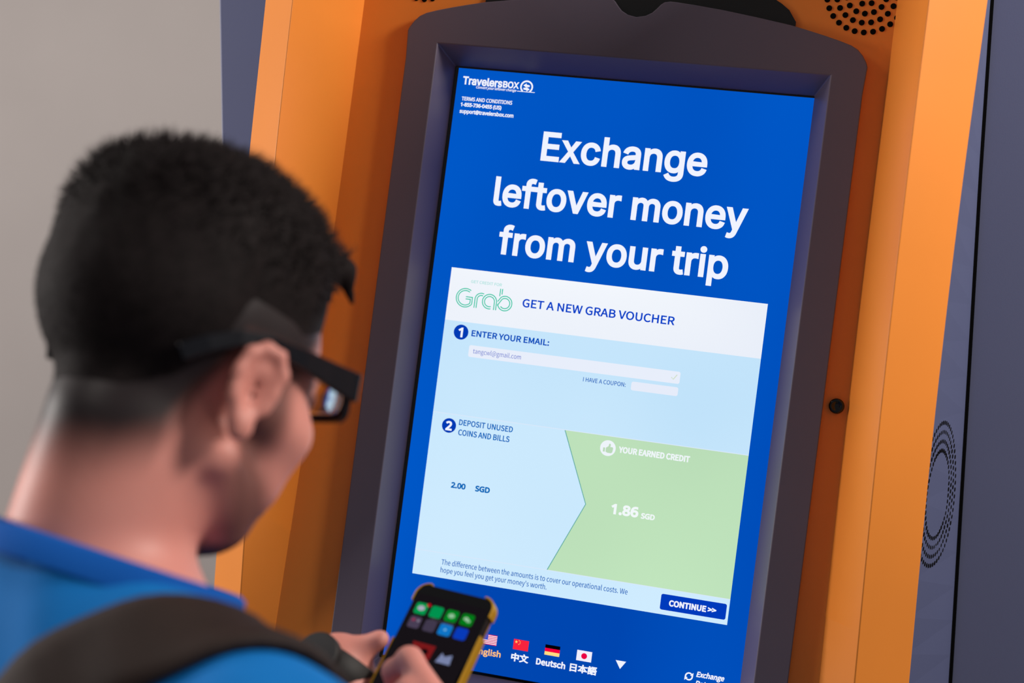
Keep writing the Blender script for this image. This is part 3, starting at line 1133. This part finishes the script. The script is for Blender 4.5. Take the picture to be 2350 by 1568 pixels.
person = empty('person', (-0.16, -0.86, 0.0))
tag(person, 'person in a blue t-shirt with short black hair, looking down and tapping a phone', 'person')

lo = np.minimum.reduce([SHR, SHL, ELR, ELL, b2w(0, 0, -0.50)]) - 0.16
hi = np.maximum.reduce([SHR, SHL, ELR, ELL, HC + np.array([0, 0, 0.05]), PT]) + 0.13
VB, FB = polygonise(body.ev, lo, hi, 0.0031)
VB = relax(VB, FB, 2, 0.4)
bodyo = mesh_obj('body', VB, FB, M_SKIN, person, smooth=True)

# hair pattern, in the head's own frame
def hairline(y, x):
    return np.interp(y, [-0.12, -0.075, -0.052, -0.038, -0.024, 0.018, 0.030, 0.044, 0.060, 0.080, 0.10],
                     [-0.052, -0.052, -0.040, -0.012, 0.026, 0.026, 0.018, 0.034, 0.058, 0.086, 0.10])


sstep = lambda a, b_, x: np.clip((x - a) / (b_ - a), 0, 1) ** 2 * (3 - 2 * np.clip((x - a) / (b_ - a), 0, 1))
PL = (VB - HC) @ HR
s_ = PL[:, 2] - hairline(PL[:, 1], PL[:, 0])
mask = sstep(-0.030, 0.020, s_) * (np.linalg.norm(PL - np.array([0, -0.01, 0.04]), axis=1) < 0.16)
# ears stay bare
ear = (np.abs(PL[:, 0]) > 0.0785) & (PL[:, 1] > -0.05) & (PL[:, 1] < 0.02) & (np.abs(PL[:, 2]) < 0.05)
mask = np.where(ear, 0, mask)
# sideburn, jaw line and chin beard
ax_ = np.abs(PL[:, 0])
jaw = [(0.0, 0.018, 0.030), (0.0, 0.016, -0.020), (0.0, 0.018, -0.045), (0.0, 0.040, -0.070), (0.0, 0.062, -0.084), (0.0, 0.084, -0.082)]
dj = np.full(len(PL), 9.0)
q2 = PL[:, 1:]
for a, b_ in zip(jaw, jaw[1:]):
    a = np.array(a[1:])
    b_ = np.array(b_[1:])
    t = np.clip(((q2 - a) @ (b_ - a)) / ((b_ - a) @ (b_ - a)), 0, 1)
    dj = np.minimum(dj, np.linalg.norm(q2 - a - t[:, None] * (b_ - a), axis=1))
onface = (np.linalg.norm(PL - np.array([0, 0.04, -0.03]), axis=1) < 0.125) & ~ear
beard = sstep(0.030, 0.006, dj) * 0.72 * onface
chin = sstep(0.056, 0.026, np.linalg.norm(PL - np.array([0, 0.068, -0.088]), axis=1)) * 0.95
mous = sstep(0.016, 0.006, np.linalg.norm((PL - np.array([0, 0.100, -0.046])) * np.array([0.5, 1, 1]), axis=1)) * 0.6
brow = sstep(0.009, 0.003, np.linalg.norm((np.stack([ax_ - 0.030, PL[:, 1] - 0.092, PL[:, 2] - 0.038], 1)) * np.array([0.35, 0.6, 1]), axis=1))
mask = np.maximum.reduce([mask, beard, chin, mous, brow])
at = bodyo.data.attributes.new('stubble', 'FLOAT', 'POINT')
at.data.foreach_set('value', mask.astype(np.float32))

# hair: a cropped cap that fades to nothing at nape and sides, longer on top
HB = Field()
for it in body.items[:4] + body.items[NECK0:NECK0 + 3]: HB.items.append(it)


def hair_ev(p, bc=None, br=None):
    d = HB.ev(p)
    q = (p - HC) @ HR
    s = q[:, 2] - hairline(q[:, 1], q[:, 0])
    th = -0.0045 + 0.0048 * sstep(-0.01, 0.05, s) + 0.0052 * sstep(0.035, 0.11, s) + 0.0200 * sstep(0.045, 0.145, q[:, 2] + 0.18 * q[:, 1])
    wv = np.sin(q[:, 0] * 210 + 3 * np.sin(q[:, 1] * 60)) * np.sin(q[:, 1] * 95 + q[:, 0] * 70 + 1.3) * np.sin(q[:, 2] * 110 + q[:, 0] * 40)
    th = th + 0.0012 * wv * sstep(0.03, 0.12, q[:, 2])
    d = d - th
    # fringe locks over the brow
    for a, b_, r1, r2 in LOCKS:
        d = smin(d, rcone(h2w(a), h2w(b_), r1, r2)[0](p), 0.008)
    return d


LOCKS = []
for lx, dz in ((0.040, -0.004), (0.012, 0.0), (-0.018, 0.0)):
    yb = 0.084 - 6.0 * lx * lx
    LOCKS += [((lx, yb, 0.122 + dz), (lx + 0.003, yb + 0.020, 0.124 + dz), 0.013, 0.008), ((lx + 0.003, yb + 0.020, 0.124 + dz), (lx + 0.005, yb + 0.034, 0.104 + dz), 0.008, 0.002)]


VH, FH = polygonise(hair_ev, HC - 0.17, HC + 0.18, 0.0028)
VH = relax(VH, FH, 1, 0.3)
QH = (VH - HC) @ HR
NH = grad(hair_ev, VH)
sh = QH[:, 2] - hairline(QH[:, 1], QH[:, 0])
pick = rng.choice(np.where((sh > 0.035) & (np.abs(QH[:, 0]) < 0.1))[0], 9000)
topw = sstep(0.06, 0.12, QH[pick, 2] + 0.18 * QH[pick, 1])
ln = 0.003 + topw * (0.005 + 0.007 * rng.random(len(pick)))
dirl = NH[pick] * (0.35 + 0.55 * topw[:, None]) + Hf * (0.45 * topw[:, None] - 0.05) + np.outer(1 - topw, -Hu) * 0.6 + rng.normal(0, 0.22, (len(pick), 3))
dirl /= np.linalg.norm(dirl, axis=1)[:, None]
base = VH[pick] - NH[pick] * 0.001
t1 = np.cross(dirl, rng.normal(0, 1, (len(pick), 3)))
t1 /= np.linalg.norm(t1, axis=1)[:, None]
t2 = np.cross(dirl, t1)
wr_ = (0.0004 + 0.0003 * topw)[:, None]
b0 = base + t1 * wr_
b1 = base - t1 * wr_ * 0.5 + t2 * wr_ * 0.87
b2 = base - t1 * wr_ * 0.5 - t2 * wr_ * 0.87
tip = base + dirl * ln[:, None]
o0 = len(VH)
SV = np.stack([b0, b1, b2, tip], 1).reshape(-1, 3)
kk = o0 + 4 * np.arange(len(pick))
SF = np.concatenate([np.stack([kk, kk + 1, kk + 3], 1), np.stack([kk + 1, kk + 2, kk + 3], 1), np.stack([kk + 2, kk, kk + 3], 1)])
mesh_obj('hair', np.concatenate([VH, SV]), [tuple(f) for f in FH] + [tuple(f) for f in SF], M_HAIR, person, smooth=True)

# ---- t-shirt
shirt = Field()
infl = 0.009
for (p_, k_) in TORSO:
    f0, c0, r0 = p_
    shirt.add(((lambda f0: (lambda p: f0(p) - infl))(f0), c0, r0 + infl), k_)
for s_h, el in ((SHR, ELR), (SHL, ELL)):
    cut = s_h + (el - s_h) * 0.72
    shirt.add(rcone(s_h + (0, 0, 0.004), cut, 0.066, 0.062), 0.022)
    shirt.add(rcone(s_h, s_h + (el - s_h) * 0.2, 0.068, 0.066), 0.02)
shirt.add(ellip(b2w(0, -0.005, -0.48), (0.178, 0.135, 0.20), BR3), 0.05)
CP = np.array((-0.1897, -0.8070, 1.3600))
CN = nrm((0.1354, 0.3933, 0.9094))


def shirt_ev(p, bc=None, br=None):
    d = shirt.ev(p)
    nb_ = np.linalg.norm(p - NB, axis=1)
    m_ = nb_ < 0.19
    if m_.any():
        d[m_] = smin(d[m_], body.ev(p[m_]) - 0.0065 + 0.25 * np.maximum(nb_[m_] - 0.13, 0), 0.008)
    q = p - MID
    r_, f_, u_ = q @ Br, q @ Bf, q @ Bu
    fold = np.sin(r_ * 55 + f_ * 38 + 2.2 * np.sin(u_ * 22)) * np.sin(u_ * 48 + f_ * 30 + r_ * 12)
    d = d - 0.0028 * fold
    # neck opening
    pl = (p - CP) @ CN
    near = np.linalg.norm(p - NB, axis=1)
    d = smax(d, np.where(near < 0.16, pl, pl - (near - 0.16) * 2), 0.006)
    d = np.maximum(d, -(u_ + 0.56))
    return d


VS, FS = polygonise(shirt_ev, lo - np.array([0.02, 0.02, 0.14]), hi, 0.0048)
VS = relax(VS, FS, 2, 0.4)
mesh_obj('t_shirt', VS, FS, M_SHIRT, person, smooth=True)

# collar rib: a tube round the neck opening
e1 = nrm(np.cross(CN, (0, 0, 1.0)))
e2 = np.cross(CN, e1)
ring = []
nkf = Field()
nkf.add(rcone(nk_top, NB, 0.051, 0.053), 0.0)
nkf.add(rcone(h2w((0, -0.058, -0.030)), NB - Bf * 0.014, 0.032, 0.040), 0.02)
nkf.add(rcone(h2w((0, -0.006, -0.060)), NB + Bf * 0.004, 0.034, 0.040), 0.02)
for k in range(72):
    t = 2 * math.pi * k / 72
    dvec = e1 * math.cos(t) + e2 * math.sin(t)
    rr = np.linspace(0.02, 0.16, 141)
    P_ = CP - CN * 0.003 + np.outer(rr, dvec)
    dd_ = np.minimum(nkf.ev(P_), np.where(rr < 0.105, body.ev(P_), 9.0))
    r0 = rr[np.argmax(dd_ > 0.0060)]
    ring.append((t, r0))
rs_ = np.array([q[1] for q in ring])
rs_ = np.array([np.mean([rs_[(k + j) % 72] for j in range(-5, 6)]) for k in range(72)])


def tube(points, radius, nseg=10, closed=False, rads=None, flatten=None):
    P_ = [Vector(p) for p in points]
    V, F = [], []
    n_ = len(P_)
    prev = None
    for i in range(n_):
        a = P_[(i - 1) % n_] if (closed or i > 0) else P_[i]
        b_ = P_[(i + 1) % n_] if (closed or i < n_ - 1) else P_[i]
        t = (b_ - a).normalized()
        if prev is None:
            prev = t.orthogonal().normalized()
        prev = (prev - t * prev.dot(t)).normalized()
        s2 = t.cross(prev)
        r_ = rads[i] if rads is not None else radius
        for k in range(nseg):
            an = 2 * math.pi * k / nseg
            V.append(P_[i] + prev * r_ * math.cos(an) + s2 * r_ * math.sin(an))
    rng_ = n_ if closed else n_ - 1
    for i in range(rng_):
        for k in range(nseg):
            F.append((i * nseg + k, i * nseg + (k + 1) % nseg, ((i + 1) % n_) * nseg + (k + 1) % nseg, ((i + 1) % n_) * nseg + k))
    if not closed:
        F.append(tuple(range(nseg)))
        F.append(tuple((n_ - 1) * nseg + k for k in range(nseg)))
    return V, F


V, F = [], []
secs = [(-0.002, -0.012), (-0.0035, 0.004), (0.0, 0.0085), (0.0045, 0.006), (0.0075, -0.010)]
for k in range(72):
    t = 2 * math.pi * k / 72
    dvec = e1 * math.cos(t) + e2 * math.sin(t)
    for a, b_ in secs:
        V.append(CP + dvec * (rs_[k] + a) + CN * (b_ - 0.003))
for k in range(72):
    for j in range(4):
        F.append((k * 5 + j, k * 5 + j + 1, ((k + 1) % 72) * 5 + j + 1, ((k + 1) % 72) * 5 + j))
mb = MB()
mb.add(V, F)
mb.obj('collar', M_COLLAR, person, smooth=True)

# ---- trousers and shoes
tr = Field()
PV = b2w(0, -0.01, -0.52)
PV[2] = 0.80
HIPL = PV - Br * 0.078
HIPR = PV + Br * 0.078
tr.add(ellip(PV + np.array([0, 0, 0.02]), (0.150, 0.108, 0.12), BR3), 0.0)
feet = []
for hp, dx in ((HIPL, -Br * 0.03), (HIPR, Br * 0.03)):
    kn = hp + dx + Bf * 0.02
    kn[2] = 0.46
    an = hp + dx * 1.6 - Bf * 0.01
    an[2] = 0.09
    tr.add(rcone(hp, kn, 0.080, 0.064), 0.03)
    tr.add(rcone(kn, an, 0.066, 0.052), 0.02)
    feet.append(an)
def trous_ev(p, bc=None, br=None):
    return np.maximum(tr.ev(p), 0.055 - p[:, 2])


VT_, FT_ = polygonise(trous_ev, PV + np.array([-0.32, -0.32, -0.80]), PV + np.array([0.32, 0.32, 0.22]), 0.009)
mesh_obj('trousers', relax(VT_, FT_, 2, 0.4), FT_, M_TROUSER, person, smooth=True)
for an in feet:
    sf = Field()
    g = np.array([an[0], an[1], 0.0])
    Fh = nrm((Bf[0], Bf[1], 0))
    sf.add(rcone(g + np.array([0, 0, 0.05]) - Fh * 0.03, g + Fh * 0.05 + np.array([0, 0, 0.045]), 0.046, 0.044), 0)
    sf.add(rcone(g + Fh * 0.05 + np.array([0, 0, 0.045]), g + Fh * 0.155 + np.array([0, 0, 0.030]), 0.044, 0.036), 0.02)
    sf.add(rcone(g + np.array([0, 0, 0.05]), g + np.array([0, 0, 0.10]), 0.042, 0.045), 0.02)
    sev = lambda p, bc=None, br=None, sf=sf: np.maximum(sf.ev(p), 0.0005 - p[:, 2])
    v_, f_ = polygonise(sev, g + np.array([-0.24, -0.24, -0.03]), g + np.array([0.24, 0.24, 0.16]), 0.006)
    mesh_obj('shoe', v_, f_, M_SHOE, person, smooth=True)

# ------------------------------------------------------------------ backpack on the right shoulder and back
bag = empty('backpack', tuple(b2w(0.02, -0.19, -0.45)))
tag(bag, 'dark brown backpack worn over the shoulders of the blue t-shirt', 'backpack')


def strap(path, width, name, thick=0.009):
    P_ = np.array(path, float)
    # dense Catmull-like resample
    t = np.linspace(0, len(P_) - 1, 60)
    i0 = np.clip(t.astype(int), 0, len(P_) - 2)
    fr = t - i0
    g = lambda i: P_[np.clip(i, 0, len(P_) - 1)]
    C_ = 0.5 * ((2 * g(i0)) + (g(i0 + 1) - g(i0 - 1)) * fr[:, None] + (2 * g(i0 - 1) - 5 * g(i0) + 4 * g(i0 + 1) - g(i0 + 2)) * (fr ** 2)[:, None] + (-g(i0 - 1) + 3 * g(i0) - 3 * g(i0 + 1) + g(i0 + 2)) * (fr ** 3)[:, None])
    tan = np.gradient(C_, axis=0)
    tan /= np.linalg.norm(tan, axis=1)[:, None]
    for _ in range(6):
        d = shirt_ev(C_)
        nn = grad(shirt_ev, C_)
        C_ = C_ - nn * (d - 0.004)[:, None]
    nn = grad(shirt_ev, C_, 0.02)
    for _ in range(4):
        nn = np.vstack([nn[:1], (nn[:-2] + nn[1:-1] * 2 + nn[2:]) / 4, nn[-1:]])
        C_ = np.vstack([C_[:1], (C_[:-2] + C_[1:-1] * 2 + C_[2:]) / 4, C_[-1:]])
    sd_ = np.cross(tan, nn)
    sd_ /= np.linalg.norm(sd_, axis=1)[:, None]
    nw = 8
    V = []
    for lay in (0, 1):
        for j in range(nw + 1):
            off = (j / nw - 0.5) * width
            P2 = C_ + sd_ * off
            for _ in range(5):
                d = shirt_ev(P2)
                P2 = P2 - grad(shirt_ev, P2, 0.01) * np.clip(d - 0.003, -0.02, 0.02)[:, None]
            edge = 1 - (abs(j / nw - 0.5) * 2) ** 6
            V.append(P2 + nn * (thick * (0.55 + 0.45 * edge) if lay else 0.0))
    V = np.array(V)                     # (2*(nw+1), 60, 3)
    nP = V.shape[1]
    idf = lambda lay, j, i: (lay * (nw + 1) + j) * nP + i
    F = []
    for lay in (0, 1):
        for j in range(nw):
            for i in range(nP - 1):
                F.append((idf(lay, j, i), idf(lay, j + 1, i), idf(lay, j + 1, i + 1), idf(lay, j, i + 1)))
    for j in (0, nw):
        for i in range(nP - 1):
            F.append((idf(0, j, i), idf(0, j, i + 1), idf(1, j, i + 1), idf(1, j, i)))
    for i in (0, nP - 1):
        for j in range(nw):
            F.append((idf(0, j, i), idf(0, j + 1, i), idf(1, j + 1, i), idf(1, j, i)))
    mb = MB()
    mb.add(V.reshape(-1, 3), F)
    return mb.obj(name, M_STRAP, bag, smooth=True)


for s in (1, -1):
    strap([b2w(s * 0.075, -0.20, -0.34), b2w(s * 0.080, -0.19, -0.14), b2w(s * 0.100, -0.135, 0.02), b2w(s * 0.124, -0.04, 0.080), b2w(s * 0.118, 0.055, 0.02), b2w(s * 0.115, 0.10, -0.10), b2w(s * 0.125, 0.11, -0.30)], 0.060, 'shoulder_strap')
bp_ = Field()
bp_.add(ellip(b2w(0, -0.200, -0.42), (0.145, 0.062, 0.20), BR3), 0)
bp_.add(ellip(b2w(0, -0.196, -0.49), (0.150, 0.066, 0.14), BR3), 0.04)
v_, f_ = polygonise(lambda p, bc=None, br=None: bp_.ev(p), b2w(0, -0.185, -0.42) - 0.30, b2w(0, -0.185, -0.42) + 0.30, 0.008)
mesh_obj('bag_body', v_, f_, M_BAG, bag, smooth=True)
pk = Field()
pk.add(ellip(b2w(0, -0.256, -0.48), (0.105, 0.025, 0.10), BR3), 0)
v_, f_ = polygonise(lambda p, bc=None, br=None: pk.ev(p), b2w(0, -0.256, -0.48) - 0.15, b2w(0, -0.256, -0.48) + 0.15, 0.007)
mesh_obj('front_pocket', v_, f_, M_BAG, bag, smooth=True)

# ------------------------------------------------------------------ eyeglasses
gl = empty('eyeglasses', tuple(h2w((0, 0.10, 0.02))))
tag(gl, 'black thick-framed eyeglasses worn by the person in the blue t-shirt', 'eyeglasses')


def gbar(path, hgt, thk, name, mat=M_FRAMES):
    """rectangular bar along a head-frame path; hgt list along local z"""
    V, F = [], []
    P_ = [np.array(p, float) for p in path]
    for i, p in enumerate(P_):
        a = P_[max(i - 1, 0)]
        b_ = P_[min(i + 1, len(P_) - 1)]
        t = nrm(b_ - a)
        up = nrm(np.array([0, 0, 1.0]) - t * t[2])
        sd2 = np.cross(t, up)
        for (q, r_) in ((-1, -1), (1, -1), (1, 1), (-1, 1)):
            V.append(h2w(p + sd2 * q * thk / 2 + up * r_ * hgt[i] / 2))
    for i in range(len(P_) - 1):
        for j in range(4):
            F.append((i * 4 + j, i * 4 + (j + 1) % 4, (i + 1) * 4 + (j + 1) % 4, (i + 1) * 4 + j))
    F += [(0, 1, 2, 3), tuple((len(P_) - 1) * 4 + j for j in range(4))]
    mb = MB()
    mb.add(V, F)
    return mb.obj(name, mat, gl, bevel=0.0012, seg=2)


for s in (-1, 1):
    gbar([(s * 0.0590, -0.061, 0.012), (s * 0.0680, -0.048, 0.022), (s * 0.0765, -0.030, 0.031), (s * 0.0800, -0.005, 0.0345), (s * 0.0795, 0.030, 0.0340), (s * 0.0765, 0.060, 0.0330), (s * 0.0745, 0.085, 0.0325), (s * 0.0735, 0.097, 0.0325)],
         [0.0115, 0.0115, 0.0105, 0.0105, 0.0140, 0.0175, 0.0200, 0.0205], 0.0046, 'temple_arm')


def rim_pts(s, grow=0.0):
    cx = s * 0.0365
    pts = []
    hw, hh, r_ = 0.0265 + grow, 0.0125 + grow, 0.008
    for (qx, qz, t0) in ((1, 1, 0), (-1, 1, 90), (-1, -1, 180), (1, -1, 270)):
        for k in range(7):
            t = math.radians(t0 + 15 * k)
            x = cx + qx * (hw - r_) + r_ * math.cos(t)
            z = 0.0260 + qz * (hh - r_) + r_ * math.sin(t)
            y = 0.1065 - 1.6 * x * x
            pts.append((x, y, z))
    return pts


mb = MB()
for s in (-1, 1):
    a = rim_pts(s, 0.0056)
    b_ = rim_pts(s, 0.0)
    n_ = len(a)
    V = [h2w(p) for p in a] + [h2w(p) for p in b_] + [h2w((p[0], p[1] - 0.005, p[2])) for p in b_] + [h2w((p[0], p[1] - 0.005, p[2])) for p in a]
    F = []
    for L_ in range(4):
        for k in range(n_):
            F.append((L_ * n_ + k, L_ * n_ + (k + 1) % n_, ((L_ + 1) % 4) * n_ + (k + 1) % n_, ((L_ + 1) % 4) * n_ + k))
    mb.add(V, F)
    # end piece to the hinge
    e = [(s * 0.0655, 0.1010, 0.024), (s * 0.0765, 0.0945, 0.024), (s * 0.0765, 0.0945, 0.041), (s * 0.0655, 0.1010, 0.041)]
    V = [h2w(p) for p in e] + [h2w((p[0], p[1] - 0.006, p[2])) for p in e]
    mb.add(V, [(0, 1, 2, 3), (4, 5, 6, 7), (0, 1, 5, 4), (1, 2, 6, 5), (2, 3, 7, 6), (3, 0, 4, 7)])
br_ = [(-0.0075, 0.1065, 0.021), (0.0075, 0.1065, 0.021), (0.0075, 0.1065, 0.031), (-0.0075, 0.1065, 0.031)]
mb.add([h2w(p) for p in br_] + [h2w((p[0], p[1] - 0.005, p[2])) for p in br_], [(0, 1, 2, 3), (4, 5, 6, 7), (0, 1, 5, 4), (1, 2, 6, 5), (2, 3, 7, 6), (3, 0, 4, 7)])
mb.obj('frame_front', M_FRAMES, gl)
for s in (-1, 1):
    # a minus lens: thin in the middle, thick at its edge, hollow toward the eye
    a = rim_pts(s, 0.0004)
    n_ = len(a)
    lc_ = np.array((s * 0.0365, 0.0, 0.0260))
    V, F = [], []
    rings_ = (1.0, 0.8, 0.6, 0.4, 0.2)
    for side in (0, 1):
        for q in rings_:
            for p in a:
                x = lc_[0] + (p[0] - lc_[0]) * q
                z = lc_[2] + (p[2] - lc_[2]) * q
                rr = (x - lc_[0]) ** 2 + (z - lc_[2]) ** 2
                y = 0.1065 - 1.6 * x * x - 0.0015 - (0.0011 + 9.5 * rr if side else 0)
                V.append(h2w((x, y, z)))
        V.append(h2w((lc_[0], 0.1065 - 1.6 * lc_[0] ** 2 - 0.0015 - (0.0011 if side else 0), lc_[2])))
    nl = len(rings_) * n_ + 1
    for side in (0, 1):
        o_ = side * nl
        for i in range(len(rings_) - 1):
            for k in range(n_):
                F.append((o_ + i * n_ + k, o_ + i * n_ + (k + 1) % n_, o_ + (i + 1) * n_ + (k + 1) % n_, o_ + (i + 1) * n_ + k))
        for k in range(n_):
            F.append((o_ + (len(rings_) - 1) * n_ + k, o_ + (len(rings_) - 1) * n_ + (k + 1) % n_, o_ + nl - 1))
    for k in range(n_):
        F.append((k, (k + 1) % n_, nl + (k + 1) % n_, nl + k))
    mb = MB()
    mb.add(V, F)
    mb.obj('lens', M_LENS, gl, smooth=True)

# ------------------------------------------------------------------ wristwatch on the left wrist
wt = empty('wristwatch', tuple(WRL))
tag(wt, 'black wristwatch on the wrist of the hand holding the phone', 'wristwatch')
ax = nrm(WRL - ELL)
wc = WRL + ax * -0.004
u1 = nrm(np.cross(ax, Pn))
u2 = np.cross(ax, u1)
mb = MB()
V, F = [], []
for k in range(40):
    t = 2 * math.pi * k / 40
    dv = u1 * math.cos(t) + u2 * math.sin(t)
    for off, rr in ((-0.016, 0.0305), (-0.015, 0.0335), (0.015, 0.0335), (0.016, 0.0305)):
        V.append(wc + ax * off + dv * rr)
for k in range(40):
    for j in range(4):
        F.append((k * 4 + j, k * 4 + (j + 1) % 4, ((k + 1) % 40) * 4 + (j + 1) % 4, ((k + 1) % 40) * 4 + j))
mb.add(V, F)
mb.obj('watch_strap', M_SHOE, wt, smooth=True)
V, F = [], []
cd_ = nrm(-u2)
for hh, rr in ((0.031, 0.020), (0.0385, 0.020), (0.040, 0.0185), (0.040, 0.0)):
    for k in range(28):
        t = 2 * math.pi * k / 28
        V.append(wc + cd_ * hh + (ax * math.cos(t) + u1 * math.sin(t)) * rr)
for i in range(3):
    for k in range(28):
        F.append((i * 28 + k, i * 28 + (k + 1) % 28, (i + 1) * 28 + (k + 1) % 28, (i + 1) * 28 + k))
mb = MB()
mb.add(V, F)
mb.obj('watch_case', M_SHOE, wt)

# ------------------------------------------------------------------ smartphone in a gold case
phone = empty('smartphone', tuple(ph(0, 0.08, -0.004)))
tag(phone, 'black smartphone in a gold case held in front of the kiosk display', 'smartphone')
PLN = 0.150


def pslab(hw, l0, l1, rad, n0, n1, name, mat, parent, bevel=0.0):
    pts = []
    for (sx, ll, t0) in ((1, l1, 0), (-1, l1, 90), (-1, l0, 180), (1, l0, 270)):
        for k in range(9):
            t = math.radians(t0 + 90 * k / 8)
            cx = sx * (hw - rad)
            cl = (ll - rad) if ll == l1 else (ll + rad)
            pts.append((cx + rad * math.cos(t), cl + rad * math.sin(t)))
    n_ = len(pts)
    V = [ph(a, l, n1) for a, l in pts] + [ph(a, l, n0) for a, l in pts]
    mb = MB()
    mb.add(V, [tuple(range(n_)), tuple(range(n_, 2 * n_))] + [(k, (k + 1) % n_, n_ + (k + 1) % n_, n_ + k) for k in range(n_)])
    return mb.obj(name, mat, parent, bevel=bevel)


pbody = pslab(0.0362, 0.0012, PLN - 0.0012, 0.0105, -0.0070, 0.0012, 'phone_body', M_BLACK, phone, 0.0012)
pslab(0.0356, 0.0018, PLN - 0.0018, 0.0100, 0.0012, 0.0016, 'cover_glass', M_GLASSBLK, phone)
# case: back shell with a rim, cut away beside the buttons
mb = MB()


def rimseg(pts_):
    V, F = [], []
    for (a, l, na, nl) in pts_:
        V += [ph(a + na * 0.0000, l + nl * 0.0000, 0.0022), ph(a + na * 0.0016, l + nl * 0.0016, 0.0012), ph(a + na * 0.0018, l + nl * 0.0018, -0.0078), ph(a - na * 0.004, l - nl * 0.004, -0.0092), ph(a - na * 0.004, l - nl * 0.004, -0.0072), ph(a, l, -0.0062)]
    for i in range(len(pts_) - 1):
        for j in range(6):
            F.append((i * 6 + j, i * 6 + (j + 1) % 6, (i + 1) * 6 + (j + 1) % 6, (i + 1) * 6 + j))
    F += [tuple(range(6)), tuple((len(pts_) - 1) * 6 + j for j in range(6))]
    mb.add(V, F)


def corner(sx, top):
    o = []
    for k in range(9):
        t = math.radians(90 * k / 8)
        rad = 0.0105
        if top:
            o.append((sx * (0.0364 - rad + rad * math.cos(t)), 0.0010 + rad - rad * math.sin(t), sx * math.cos(t), -math.sin(t)))
        else:
            o.append((sx * (0.0364 - rad + rad * math.cos(t)), PLN - 0.0010 - rad + rad * math.sin(t), sx * math.cos(t), math.sin(t)))
    return o


for sx in (-1, 1):
    rimseg(list(reversed(corner(sx, True))) + [(sx * 0.0364, 0.0175, sx, 0)])
    rimseg([(sx * 0.0364, 0.055 if sx < 0 else 0.0355, sx, 0), (sx * 0.0364, 0.10, sx, 0)] + corner(sx, False) + [(0.0, PLN - 0.0010, 0, 1)])
mb.obj('case_rim', M_CASE, phone)
pslab(0.0356, 0.0018, PLN - 0.0018, 0.0100, -0.0092, -0.0072, 'case_back', M_CASE, phone)


def picon(a, l, sx, sl, mat, name='app_icon', r_=0.0022, lev=1, circle=False, poly=None):
    pts = []
    if poly:
        pts = poly
    elif circle:
        pts = [(a + sx * math.cos(2 * math.pi * k / 20), l + sl * math.sin(2 * math.pi * k / 20)) for k in range(20)]
    else:
        for (qx, ql, t0) in ((1, 1, 0), (-1, 1, 90), (-1, -1, 180), (1, -1, 270)):
            for k in range(5):
                t = math.radians(t0 + 90 * k / 4)
                pts.append((a + qx * (sx - r_) + r_ * math.cos(t), l + ql * (sl - r_) + r_ * math.sin(t)))
    return mesh_obj(name, [ph(x, y, 0.0016 + 0.00025 * lev) for x, y in pts], [tuple(range(len(pts)))[::-1]], mat, SCREENP)


SCREENP = mesh_obj('phone_display', [ph(a, l, 0.00175) for a, l in ((-0.0335, 0.0110), (-0.0335, 0.134), (0.0335, 0.134), (0.0335, 0.0110))], [(0, 1, 2, 3)], emis((22, 18, 22)), phone)
gx = [-0.0248, -0.0100, 0.0048, 0.0196]
R1, R2, HL = 0.0245, 0.0378, 0.0054
for k, cl in enumerate(((0, 150, 76), (0, 146, 78), (0, 130, 34), (0, 122, 24))):
    picon(gx[k], R1, 0.0058, HL, emis(cl), 'green_app_icon')
picon(gx[0], R1 - 0.0003, 0.0034, 0.0024, emis((170, 170, 190)), 'speech_bubble', circle=True, lev=2)
picon(gx[0] + 0.0058, R1 - 0.0046, 0.0019, 0.0016, emis((180, 14, 34)), 'red_badge', circle=True, lev=2)
picon(gx[2], R1, 0.0030, 0.0022, emis((140, 190, 150)), 'icon_mark', circle=True, lev=2)
picon(gx[3] - 0.0010, R1 - 0.0006, 0.0024, 0.0016, emis((150, 195, 155)), 'icon_mark', circle=True, lev=2)
picon(gx[3] + 0.0016, R1 + 0.0010, 0.0020, 0.0013, emis((140, 190, 150)), 'icon_mark', circle=True, lev=2)
picon(gx[0], R2, 0.0056, HL, emis((72, 62, 84)), 'grey_app_icon')
picon(gx[0] - 0.0018, R2 - 0.0020, 0.0018, 0.0014, emis((140, 50, 80)), 'icon_mark', circle=True, lev=2)
picon(gx[0] + 0.0028, R2 - 0.0018, 0.0014, 0.0011, emis((130, 124, 140)), 'icon_mark', circle=True, lev=2)
picon(gx[1], R2, 0.0056, HL, emis((64, 56, 76)), 'grey_app_icon')
picon(gx[2], R2, 0.0060, HL, emis((14, 116, 196)), 'blue_app_icon')
picon(gx[2], R2, 0.0012, 0.0010, emis((120, 190, 225)), 'icon_mark', circle=True, lev=2)
picon(gx[3], R2, 0.0058, HL, emis((8, 58, 184)), 'blue_app_icon')
picon(0, 0, 0, 0, emis((120, 24, 26)), 'red_picture', poly=[(-0.018, 0.0540), (0.004, 0.0540), (0.0025, 0.0720), (-0.012, 0.0700)])
picon(-0.0040, 0.0610, 0.0034, 0.0027, emis((18, 8, 12)), 'dark_dot', circle=True, lev=2)
picon(0, 0, 0, 0, emis((120, 130, 168)), 'pale_picture', poly=[(0.009, 0.0670), (0.012, 0.0580), (0.015, 0.0610), (0.0215, 0.0580), (0.0225, 0.0670)], lev=2)
lettering('browse_lettering', 'Browse', 'C', -0.0115, 0.0105, 0, 0.0034, (74, 68, 80), 0.0, 0.15, place=lambda x, y: ph(x, 0.0335 - y, 0.0016 + 0.00025 * 3), parent=SCREENP)  # faint letters laid over the phone display
